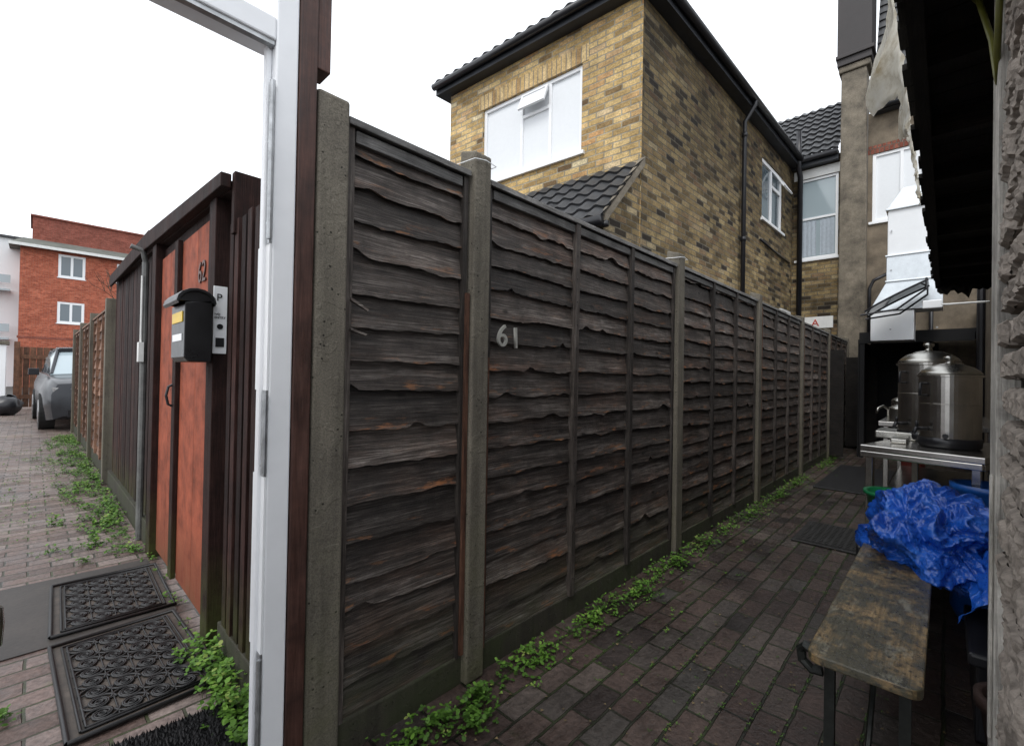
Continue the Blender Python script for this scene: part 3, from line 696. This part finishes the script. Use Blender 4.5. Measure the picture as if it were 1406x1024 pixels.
# ------------------------------------------------------------------ kitchen shelter + duct
ks=grp('kitchen_shelter')
mb=MB();mb.box(9.45,10.95,-.36,1.05,2.0,2.06);mb.box(9.45,9.52,-.3,1.05,1.88,2.0);mb.box(9.46,9.52,.98,1.04,0,1.88);mb.box(10.9,10.94,.1,1.2,0,1.95);mb.box(9.5,10.9,1.05,1.07,0,1.95);mb.build('roof_and_posts',[m_dark],ks)
mb=MB();mb.box(8.9,8.93,1.18,1.37,.05,1.75);mb.box(10.5,10.53,.9,1.36,.05,1.7);mb.build('dark_gate',[m_canopy],ks)
du=grp('kitchen_extract_duct')
mb=MB();mb.box(9.0,9.5,.055,.666,3.18,3.88,0);mb.box(8.98,9.5,.35,.86,1.88,2.33,0);mb.build('white_panels',[m_ductw],du,bevel=.008)
mb=MB()
mb.hexa([(8.98,.04,3.885),(8.98,.68,3.885),(9.5,.68,3.885),(9.5,.04,3.885),(9.2,.1,4.25),(9.2,.5,4.25),(9.5,.5,4.3),(9.5,.1,4.3)])
mb.box(8.99,9.5,.045,.676,2.78,3.175)
mb.hexa([(8.96,.04,2.34),(8.96,.88,2.34),(9.5,.88,2.34),(9.5,.04,2.34),(8.99,.045,2.775),(8.99,.676,2.775),(9.5,.676,2.775),(9.5,.045,2.775)])
for z in (2.78,3.17,3.88): mb.box(8.965,9.52,.03,.69,z-.012,z+.012)
mb.box(9.3,9.5,.1,.3,4.3,4.9)
mb.build('metal_sections',[m_silver],du,bevel=.004)
mb=MB()
for z in (2.0,2.9,3.5,):
    for y in (.1,.62): mb.tube([(8.985,y,z+.05),(8.97,y,z+.05)],.012,8)
mb.build('rivets',[m_hinge],du)
dc=grp('curved_door_canopy')
mb=MB();rows=[]
for i in range(15):
    a=rad(5+i*75/14);rows.append([(8.2,.92-.75*math.sin(a)*1.0,2.18+.45*math.sin(a)**.8),(8.75,.92-.75*math.sin(a),2.18+.45*math.sin(a)**.8)])
mb.grid(rows);mb.build('smoked_panel',[m_glassd],dc)
mb=MB()
for x in (8.2,8.75):
    mb.tube([(x,r[0][1],r[0][2]) for r in rows],.014,6);mb.tube([(x,.9,2.2),(x,.5,2.25),(x,.2,2.5),(x,.2,2.64)],.014,6)
mb.tube([(8.2,.2,2.64),(8.9,.2,2.66)],.014,6)
mb.build('brackets',[m_black],dc)
lm=grp('security_floodlight');mb=MB();mb.box(7.6,7.7,.04,.22,2.16,2.26);mb.build('housing',[m_white],lm,bevel=.01);mb=MB();mb.tube([(7.65,.12,2.21),(7.65,-.02,2.2),(7.65,-.38,2.2)],.012,6);mb.build('arm',[m_whitep],lm)
rw=grp('side_outbuilding')
mb=MB();mb.box(1.85,10.9,-2.5,-.36,0,2.55);mb.build('pebbledash_wall',[m_pebble],rw)
mb=MB();mb.tube([(8.4,-.32,0),(8.4,-.32,2.5)],.04,10);mb.tube([(5.6,-.33,.6),(5.6,-.33,1.5)],.02,8);mb.build('pipe',[m_black],rw)
cn=grp('lean_to_canopy')
mb=MB()
x=.6
while x<7.05:
    mb.col=(random.random(),.3,0);w=.14
    mb.box(x,x+w-.008,-.5,.12+random.uniform(-.012,.012),2.42,2.445);x+=w
mb.col=(.3,.3,0);mb.box(.6,7.05,.055,.095,2.31,2.42)
for x in [.9+.62*k for k in range(10)]+[6.98]: mb.col=(random.random(),.3,0);mb.box(x,x+.05,-.5,.055,2.33,2.42)
mb.box(.6,7.05,-.5,-.36,2.25,2.42)
mb.box(.6,7.05,-.6,.1,2.45,2.47)
mb.build('timber_roof',[m_canopy],cn)
mb=MB();rows=[]
for j in range(5):
    rows.append([(6.9-.02*j+.04*nz(i*.7,j),.08-.44*i/16,2.32-(.04+.10*abs(nz(i*.6,3)))*j/2) for i in range(17)])
mb.grid(rows);mb.build('ragged_felt',[m_canopy],cn)
mb=MB();rows=[]
N=110
for j in range(11):
    r=[]
    for i in range(N+1):
        x=1.35+2.9*i/N;s=j/10
        drop=.035+.15*math.exp(-((x-2.12)/.12)**2)+.12*math.exp(-((x-2.5)/.28)**2)+.03*nz(x*5,2)+.03*nz(x*16,5)+.02*nz(x*50,8)
        drop=max(drop,.02)
        if x>2.9: drop*=max(.2,1-(x-2.9)/1.6)
        out=.012+.085*math.exp(-((x-2.1)/.11)**2)+.012*nz(x*6,s*2)
        r.append((x+.03*nz(x*9,s*3),.13+out*math.sin(s*1.7)*.9+.014*nz(x*12,s*5,3),2.478-drop*s*1.3+.012*math.sin(x*9)*s))
    rows.append(r)
mb.grid(rows);mb.build('torn_sheet',[m_sheet],cn,smooth=True)
hs=grp('yellow_hose')
mb=MB();mb.tube([(1.9,-.02,2.42),(1.82,-.06,2.30),(1.76,-.082,2.15),(1.72,-.09,2.03),(1.68,-.092,1.99),(1.62,-.085,2.03),(1.55,-.086,2.2),(1.5,-.1,2.42)],.007,8);mb.build('hose',[M('olive_hose',(.10,.10,.015),.45,0,.3)],hs,smooth=True)
pr=grp('masonry_wall')
mb=MB()
z=0;row=0
while z<2.4:
    x=.45-(.11 if row%2 else 0)
    while x<1.60:
        L=.215;x1=min(x+L,1.615)
        yf=-.092+random.uniform(-.010,.003)
        xs0=max(x,.45)
        if x1-xs0>.03:
            G=[]
            for j in range(7):
                ez=(.006*abs(nz(x*7,row*3.1)) if j in (0,) else 0)-(.006*abs(nz(x*5,row*2.7)) if j==6 else 0)
                zz=z+.061*j/6+ez;G.append([(xs0+(x1-xs0)*i/12,yf+.009*nz(xs0*20+i*.9,z*30+j*.9)-(.012 if i in(0,12) or j in(0,6) else 0),zz+.004*nz(i*.6+x*9,j*.5,z*9)) for i in range(13)])
            mb.grid(G)
            g=G
            mb.poly([g[0][0],g[0][12],(x1,yf-.06,z),(xs0,yf-.06,z)]);mb.poly([g[6][0],g[6][12],(x1,yf-.06,z+.061),(xs0,yf-.06,z+.061)])
            mb.poly([g[0][12],g[6][12],(x1,yf-.06,z+.061),(x1,yf-.06,z)]);mb.poly([g[0][0],g[6][0],(xs0,yf-.06,z+.061),(xs0,yf-.06,z)])
        x+=L+.016
    z+=.077;row+=1
mb.build('bricks',[m_greybrick],pr,smooth=False)
mb=MB();mb.box(.45,1.61,-.5,-.128,0,2.42);mb.build('mortar_core',[m_mortar],pr)
mb=MB();mb.col=(.8,.3,0);mb.box(1.625,1.80,-.16,-.088,.0,2.3);mb.box(1.64,1.66,-.088,-.080,.35,1.0);mb.build('weathered_frame_post',[Mwood('flaking_white_timber',(.12,.11,.10),(.32,.30,.27),(.5,.48,.44),vert=True,rough=.7)],pr,bevel=.004)
# ------------------------------------------------------------------ bench
be=grp('wooden_bench')
mb=MB()
x0,x1,y0,y1=1.54,3.1,.035,.285;r=.03
pts=[]
for cx,cy,a0 in ((x0+r,y0+r,180),(x1-r,y0+r,270),(x1-r,y1-r,0),(x0+r,y1-r,90)):
    for k in range(6): a=rad(a0+k*18);pts.append((cx+r*math.cos(a),cy+r*math.sin(a)))
bt=[mb.av((p[0],p[1],.425)) for p in pts];tp_=[mb.av((p[0],p[1],.452)) for p in pts];n=len(pts)
mb.face(bt[::-1]);mb.face(tp_)
for k in range(n): mb.face([bt[k],bt[(k+1)%n],tp_[(k+1)%n],tp_[k]])
mb.build('seat_board',[m_bench],be,bevel=.004)
mb=MB()
for xx in (1.68,2.9):
    mb.box(xx-.015,xx+.015,.06,.262,.395,.424)
    mb.box(xx-.013,xx+.013,.062,.088,.0,.395);mb.box(xx-.013,xx+.013,.235,.261,.0,.395)
    mb.box(xx-.012,xx+.012,.088,.235,.08,.10);mb.tube([(xx,.16,.41),(xx+.35,.16,.415)],.009,6);mb.tube([(xx,.16,.09),(xx+.3,.16,.40)],.008,6)
mb.box(1.6,3.0,.075,.085,.40,.424);mb.box(1.6,3.0,.24,.25,.40,.424)
mb.tube([(1.63,.27,.41),(1.64,.305,.42),(1.65,.318,.40),(1.65,.315,.37),(1.65,.29,.35),(1.65,.262,.355)],.014,8)
mb.build('steel_folding_legs',[M('rusty_dark_steel',(.02,.022,.02),.5,.4,.5,20,.3)],be)
def ridge(q,o_): return 1-2.0*abs(nz(q.x+o_*9.1,q.y+o_*3.3,q.z-o_*5))
mb=MB();rows=[];NU,NV=260,130
for j in range(NV+1):
    ph=rad(-40)+ (math.pi/2-rad(-40))*j/NV;row=[]
    for i in range(NU+1):
        a=2*math.pi*(i%NU)/NU
        d=Vector((math.cos(a)*math.cos(ph),math.sin(a)*math.cos(ph),math.sin(ph)))
        q=d*1.5
        wq=q+Vector((nz(q.x+7,q.y,q.z),nz(q.x,q.y+5,q.z),nz(q.x,q.y,q.z+9)))*.7
        rr=1+.24*nz(q.x*1.3+3,q.y*1.3,q.z*1.3)
        rr+=.19*ridge(Vector((wq.x*1.7,wq.y*1.7,wq.z*.9)),1)+.075*ridge(Vector((wq.x*4.0,wq.y*4.0,wq.z*2.0)),2)+.022*ridge(wq*8,3)+.005*ridge(wq*18,4)
        rr-=.21
        fl=1+ (.16*(1-math.sin(max(ph,0)))if ph>0 else .16)
        p=Vector((d.x*.42,d.y*.235*fl,d.z*.235))*rr
        row.append((2.86+p.x,.035+p.y,max(.36,.50+p.z)))
    rows.append(row)
mb.grid(rows);tr=mb.build('blue_tarpaulin',[m_tarp],None,smooth=True)
mb=MB();rows=[]
for j in range(50):
    row=[]
    for i in range(80):
        x=2.3+.85*i/79;s=j/49
        row.append((x+.03*nz(x*4,s*3),-.13+.05*s+.07*nz(x*6,s*1.6,1)+.03*(1-2*abs(nz(x*9,s*3,4)))-.06*(1-s),.60-.30*s*(.75+.4*nz(x*3,7))))
    rows.append(row)
mb.grid(rows);o=mb.build('blue_tarpaulin_fold',[m_tarp],tr,smooth=True)
# ------------------------------------------------------------------ table + urns
tb=grp('steel_table')
T=Matrix.Translation((3.85,0.0,0))@Matrix.Rotation(rad(-12),4,'Z')
mb=MB();mb.T=T;mb.box(-.45,.48,-.25,.29,.815,.85);mb.box(-.45,.48,-.25,-.24,.78,.815);mb.box(-.45,-.44,-.24,.29,.78,.815);mb.box(-.44,.48,.28,.29,.78,.815);mb.build('table_top',[m_steel],tb,bevel=.006)
mb=MB();mb.T=T
for x,y in ((-.41,-.21),(-.41,.25),(.44,-.21),(.44,.25)): mb.box(x-.018,x+.018,y-.018,y+.018,0,.815)
mb.box(-.40,.43,-.2,.24,.22,.245);mb.build('legs_and_shelf',[m_steel],tb,bevel=.003)
m_sd=M('dull_steel',(.42,.41,.38),.28,1,.2,5,.05)
def urn(x,y,z,R,H,name='water_urn'):
    g=grp(name)
    mb=MB();mb.lathe((x,y,z),[(R*.9,0),(R*.98,.01),(R,.03),(R,.06)],40);mb.build('base_ring',[m_black],g,smooth=True)
    mb=MB();mb.lathe((x,y,z),[(R*.96,.06),(R*.97,.10),(R*.97,H*.55),(R*.985,H*.553),(R*.985,H*.565),(R*.97,H*.568),(R*.97,H*.9),(R*1.04,H*.905),(R*1.04,H*.93),(R*.96,H*.935)],48);mb.build('body',[m_steel],g)
    mb=MB();mb.lathe((x,y,z),[(R*.98,H*.935),(R*.99,H*.95),(R*.92,H*.98),(R*.72,H*1.03),(R*.4,H*1.07),(R*.15,H*1.085),(.02,H*1.09),(.016,H*1.12),(.028,H*1.14),(.028,H*1.165),(.01,H*1.18)],40);mb.build('lid',[m_sd],g,smooth=True)
    mb=MB()
    for s in (-1,1):
        c=Vector((x,y,z+H*.82));dx=Vector((.69,-.724,0))*s
        mb.tube([c+dx*R*.97,c+dx*(R+.03),c+dx*(R+.035)-Vector((0,0,.07)),c+dx*R*.97-Vector((0,0,.07))],.008,8)
    d=Vector((-.45,.45,0)).normalized();c=Vector((x,y,z+.11))
    mb.tube([c+d*R*.95,c+d*(R+.06),c+d*(R+.075)-Vector((0,0,.03))],[.012,.012,.009],10);mb.tube([c+d*(R+.055)+Vector((0,0,.01)),c+d*(R+.055)+Vector((0,0,.045))],.007,8)
    mb.build('tap_and_handles',[m_black],g,smooth=True)
    mb=MB();c=Vector((x,y,z+.075));mb.tube([c+Vector((-.9,.1,0)).normalized()*R*.9,c+Vector((-.9,.1,0)).normalized()*(R+.006)],.014,12);mb.build('thermostat_knob',[m_black],g)
urn(3.76,-.015,.85,.142,.46);urn(4.12,.085,.85,.16,.55)
mb=MB();mb.box(3.98,4.3,.02,.35,.852,.90);mb.box(3.7,3.95,.17,.25,.852,.88);mb.build('hot_plate',[m_sd],None,bevel=.006)
kc=grp('steel_counter')
mb=MB();mb.box(5.0,6.7,-.3,.42,.86,.90);mb.box(5.05,6.6,-.25,.36,.3,.33)
for x in (5.05,6.62):
    for y in (-.25,.37): mb.box(x-.018,x+.018,y-.018,y+.018,0,.86)
mb.build('top_and_legs',[m_steel],kc,bevel=.004)
def pot(x,y,z,R,H):
    g=grp('cooking_pot');mb=MB();mb.lathe((x,y,z),[(R*.9,0),(R,.01),(R,H),(R*1.05,H+.005),(R*1.0,H+.012),(R*.5,H+.035),(.02,H+.04),(.02,H+.06),(.005,H+.065)],28);mb.build('pot_body',[m_sd],g)
pot(5.25,.28,.9,.09,.10);pot(5.55,.3,.9,.07,.16);pot(5.9,.2,.9,.14,.2);pot(5.3,.02,.9,.12,.14)
mb=MB();mb.tube([(5.1,.36,.9),(5.1,.36,1.0),(5.05,.39,1.03),(5.0,.42,1.01),(4.99,.43,.97)],.010,8);mb.build('tap',[m_sd],kc,smooth=True)
pl=grp('gas_cylinder');mb=MB();mb.lathe((8.6,.35,0),[(.14,0),(.15,.03),(.15,.5),(.13,.58),(.05,.64),(.05,.70),(.02,.71)],24);mb.build('cylinder',[M('dull_red_paint',(.12,.02,.015),.5)],pl,smooth=True)
gb=grp('green_bucket');mb=MB();mb.lathe((3.34,.20,.32),[(.10,0),(.13,.27),(.145,.275),(.145,.295),(.125,.29),(.09,.02)],28);mb.build('pail',[M('green_plastic',(.01,.16,.06),.35,0,.15)],gb,smooth=True)
mb=MB();mb.box(3.2,3.5,.06,.36,.0,.315);mb.build('black_crate',[m_black],None,bevel=.01)
bb=grp('blue_plastic_drum');mb=MB();mb.lathe((3.45,-.17,0),[(.13,0),(.15,.05),(.15,.3),(.155,.32),(.15,.34),(.145,.66),(.155,.67),(.155,.70),(.13,.70),(.12,.6)],30);mb.build('drum',[M('blue_plastic',(.01,.09,.35),.4,0,.15)],bb,smooth=True)
bc=grp('storage_crate')
mb=MB();mb.box(2.25,2.7,-.34,-.08,.0,.30);mb.box(2.23,2.72,-.35,-.06,.26,.305);mb.build('crate_body',[m_black],bc,bevel=.01)
cp=grp('terracotta_pot');mb=MB();mb.lathe((2.12,-.18,0),[(.07,0),(.095,.2),(.11,.205),(.11,.24),(.09,.24),(.075,.05)],26);mb.build('pot_body',[M('dark_terracotta',(.035,.018,.014),.7)],cp,smooth=True)
# ------------------------------------------------------------------ far left
rh=grp('red_brick_block')
TB=FT((-.7,42,0),(1,0))
ops=[(1.7,3.0,7.2,8.7),(1.7,3.0,4.2,5.6),(4.6,5.6,7.3,8.6),(4.6,5.6,4.2,5.6),(1.7,3.0,1.2,2.6)]
mb=MB();mb.T=TB;wall(mb,14,0,8.95,ops,.12);mb.poly([(0,0,0),(0,0,8.95),(0,8,8.95),(0,8,0)]);mb.build('walls',[m_rb],rh)
for i,o in enumerate(ops): window('window_%d'%i,rh,TB,*o,vm=((o[0]+o[1])/2,),glass=m_glass,fw=.14,y=.02)
mb=MB();mb.T=TB;mb.hexa([(-.5,-.45,8.95),(14.2,-.45,8.95),(14.2,3,8.95),(-.5,3,8.95),(.1,.9,9.6),(14.2,.9,9.6),(14.2,3,9.6),(.1,3,9.6)]);mb.build('sloped_roof',[M('mossy_grey_roof',(.12,.125,.11),.8,0,.3,2,.3)],rh)
mb=MB();mb.T=TB;mb.box(-.5,14.2,-.5,-.45,8.82,9.0);mb.build('white_gutter',[m_whitep],rh)
mb=MB();mb.T=TB;mb.box(.5,14,1.0,5,9.3,11.1);mb.build('upper_storey',[m_rb2],rh);mb=MB();mb.T=TB;mb.box(.4,14,.9,5,11.1,11.2);mb.build('coping',[m_rb2],rh)
mb=MB();mb.T=TB;mb.box(-.05,14,-.02,-.004,3.1,3.25);mb.build('band',[m_rb2],rh)
wb=grp('white_flats')
TW=FT((-9,44,0),(1,0))
ops=[(5.5,7.4,6.7,8.2),(5.5,7.4,3.6,5.0),(5.5,7.4,.8,2.2),(2.5,4.5,6.7,8.2),(2.5,4.5,3.6,5)]
mb=MB();mb.T=TW;wall(mb,8.3,0,9.6,ops,.15);mb.build('walls',[m_white],wb)
for i,o in enumerate(ops): window('window_%d'%i,wb,TW,*o,vm=((o[0]+o[1])/2,),glass=m_glass,fw=.08,y=.05)
mb=MB();mb.T=TW;mb.box(-.1,8.35,-.2,3,9.6,9.75);mb.build('roof',[m_tile],wb)
mb=MB();mb.T=TW
for z in (3.0,6.1): mb.box(5.2,7.9,-.9,-.02,z,z+.12);mb.box(5.2,7.9,-.92,-.88,z+.5,z+1.0)
mb.build('balconies',[m_bluglass],wb)
yg=grp('yard_gates')
mb=MB();x=-.35
while x<5:
    mb.col=(random.random(),.3,0);mb.box(x,x+.13,20,20.03,.05,1.85);x+=.14
mb.col=(.6,.3,0);mb.box(-.35,5,19.97,20,1.5,1.62);mb.box(-.35,5,19.97,20,.3,.42);mb.box(-.4,-.28,19.9,20.02,0,2.0);mb.build('boards',[Mwood('brown_gate_boards',(.05,.022,.012),(.12,.055,.03),(.19,.09,.05),vert=True)],yg)
wp=grp('white_gate_pier');mb=MB();mb.box(-1.05,-.52,18.6,19.1,0,1.85);mb.box(-5,-1.05,18.7,18.9,0,1.6);mb.build('pier',[m_white],wp,bevel=.01);mb=MB();mb.box(-1.1,-.47,18.55,19.15,1.85,1.95);mb.build('cap',[m_conc],wp,bevel=.01)
mb=MB();rows=[]
for j in range(15):
    ph=math.pi*(j/14-.5);rows.append([(-.45+.28*math.cos(a)*math.cos(ph)*(1+.3*nz(math.cos(a)*2,math.sin(a)*2,ph*2)),17.5+.28*math.sin(a)*math.cos(ph),.24+.26*math.sin(ph)*(1+.25*nz(a,ph))) for a in [2*math.pi*k/24 for k in range(25)]])
mb.grid(rows);mb.build('bin_bag',[m_black],None,smooth=True)
car=grp('parked_car')
TC=Matrix.Translation((.13,12.35,0))@Matrix.Rotation(rad(1.6),4,'Z')
m_car=M('grey_car_paint',(.035,.037,.042),.22,.5,.05,3,0);m_tyre=M('tyre',(.012,.012,.012),.8);m_alloy=M('alloy',(.5,.5,.5),.3,.9)
def loft(secs,name,mat):
    mb=MB();mb.T=TC;R=[]
    for (y,hw,z0,z1,sh) in secs:
        c=.95
        R.append([mb.av(p) for p in [(c-hw*.96,y,z0),(c-hw,y,z0+(z1-z0)*.35),(c-hw,y,z0+(z1-z0)*.7),(c-hw*sh,y,z1),(c-hw*sh*.5,y,z1+.025),(c+hw*sh*.5,y,z1+.025),(c+hw*sh,y,z1),(c+hw,y,z0+(z1-z0)*.7),(c+hw,y,z0+(z1-z0)*.35),(c+hw*.96,y,z0)]])
    for i in range(len(R)-1):
        for k in range(10): mb.face([R[i][k],R[i][(k+1)%10],R[i+1][(k+1)%10],R[i+1][k]])
    mb.face(R[0][::-1]);mb.face(R[-1]);o=mb.build(name,[mat],car,smooth=True)
    es=o.modifiers.new('es','EDGE_SPLIT');es.split_angle=rad(38);return o
loft([(0,.70,.30,.80,.9),(.06,.83,.24,.92,.9),(.25,.91,.22,.99,.88),(.7,.95,.22,1.04,.88),(1.25,.95,.22,1.09,.9),(2.5,.95,.22,1.11,.92),(3.9,.95,.24,1.13,.92),(4.5,.9,.3,1.1,.9),(4.6,.82,.35,1.0,.9)],'body',m_car)
loft([(1.2,.80,1.07,1.10,.96),(2.0,.76,1.07,1.62,.84),(2.1,.76,1.07,1.66,.84),(3.8,.76,1.07,1.66,.84),(4.45,.76,1.07,1.15,.95)],'glasshouse',m_bluglass)
loft([(1.93,.655,1.60,1.67,.97),(2.1,.655,1.62,1.70,.97),(3.8,.655,1.62,1.70,.97),(4.0,.62,1.60,1.65,.97)],'roof_panel',m_car)
mb=MB();mb.T=TC
for s in (-1,1):
    c=.95
    mb.tube([(c+s*.78,1.22,1.1),(c+s*.65,2.0,1.64)],.035,6);mb.tube([(c+s*.76,2.7,1.1),(c+s*.65,2.7,1.64)],.04,6);mb.tube([(c+s*.76,3.7,1.1),(c+s*.65,3.7,1.64)],.06,6);mb.tube([(c+s*.76,4.45,1.1),(c+s*.64,3.95,1.64)],.06,6)
    mb.box(c+s*1.03-.08,c+s*1.03+.08,1.45,1.55,1.08,1.22)
mb.build('pillars_and_mirrors',[m_car],car,bevel=.01)
mb=MB();mb.T=TC;c=.95
mb.box(c-.42,c+.42,-.03,.02,.60,.80);mb.box(c-.6,c+.6,-.02,.03,.28,.42);mb.build('grille',[m_black],car)
mb=MB();mb.T=TC
for k in range(3): mb.box(c-.42,c+.42,-.04,-.03,.63+k*.06,.645+k*.06)
for s in (-1,1):
    mb.hexa([(c+s*.45,-.01,.68),(c+s*.80,.06,.70),(c+s*.80,.16,.70),(c+s*.45,.1,.68),(c+s*.45,-.01,.82),(c+s*.82,.06,.86),(c+s*.82,.16,.86),(c+s*.45,.1,.82)])
mb.build('headlights_and_bars',[m_alloy],car)
mb=MB();mb.T=TC;mb.box(c-.26,c+.26,-.05,-.03,.44,.55);mb.build('number_plate',[m_white],car)
mb=MB();mb.T=TC
for y in (.85,3.65):
    for s in (-1,1): mb.tube([(c+s*.74,y,.36),(c+s*.97,y,.36)],.36,24)
mb.build('tyres',[m_tyre],car)
mb=MB();mb.T=TC
for y in (.85,3.65):
    for s in (-1,1): mb.tube([(c+s*.90,y,.36),(c+s*.98,y,.36)],.23,12)
mb.build('alloy_wheels',[m_alloy],car)
mb=MB()
def branch(p,d,L,r,dep):
    q=p+d*L;mb.tube([p,(p+q)/2+Vector((random.uniform(-.03,.03),)*3),q],[r,r*.8,r*.6],5,caps=False)
    if dep:
        for _ in range(3):
            nd=(d+Vector((random.uniform(-.7,.7),random.uniform(-.7,.7),random.uniform(-.1,.6)))).normalized();branch(q,nd,L*.72,r*.6,dep-1)
for y in (7.2,8.3): branch(Vector((1.3,y,0)),Vector((0,0,1)),.95,.025,4)
mb.build('bare_shrub',[M('twig_bark',(.06,.045,.03),.9)])
# ------------------------------------------------------------------ world, sun, camera
w=bpy.data.worlds.new('World');sc.world=w;w.use_nodes=True;nt=w.node_tree;bg=nt.nodes['Background']
sky=nt.nodes.new('ShaderNodeTexSky');sky.sky_type='NISHITA';sky.sun_disc=False
sunv=Vector((-.62,-.15,.85)).normalized()
el=math.asin(sunv.z);sky.sun_elevation=el;sky.sun_rotation=math.atan2(sunv.x,sunv.y);sky.air_density=1;sky.dust_density=3
hsv=nt.nodes.new('ShaderNodeHueSaturation');hsv.inputs['Saturation'].default_value=.12;nt.links.new(sky.outputs[0],hsv.inputs['Color'])
mx=nt.nodes.new('ShaderNodeMix');mx.data_type='RGBA';mx.inputs[0].default_value=.7;nt.links.new(hsv.outputs[0],mx.inputs[6]);mx.inputs[7].default_value=(13.1,13.7,14.5,1)
nt.links.new(mx.outputs[2],bg.inputs[0]);bg.inputs[1].default_value=.15
L=bpy.data.lights.new('sun','SUN');L.energy=1.1;L.angle=rad(20);L.color=(1,.97,.92);lo=bpy.data.objects.new('sun',L);sc.collection.objects.link(lo)
lo.rotation_euler=sunv.to_track_quat('Z','Y').to_euler()
cam=bpy.data.cameras.new('camera');co=bpy.data.objects.new('camera',cam);sc.collection.objects.link(co);sc.camera=co
cam.sensor_width=36;cam.lens=16.03;cam.clip_start=.02;cam.clip_end=800
co.matrix_world=Matrix.Translation((0,0,1.22))@Matrix.Rotation(rad(-46.4),4,'Z')@Matrix.Rotation(rad(90.5),4,'X')@Matrix.Rotation(rad(1.05),4,'Z')
sc.view_settings.view_transform='Standard';sc.view_settings.look='None';sc.view_settings.exposure=0
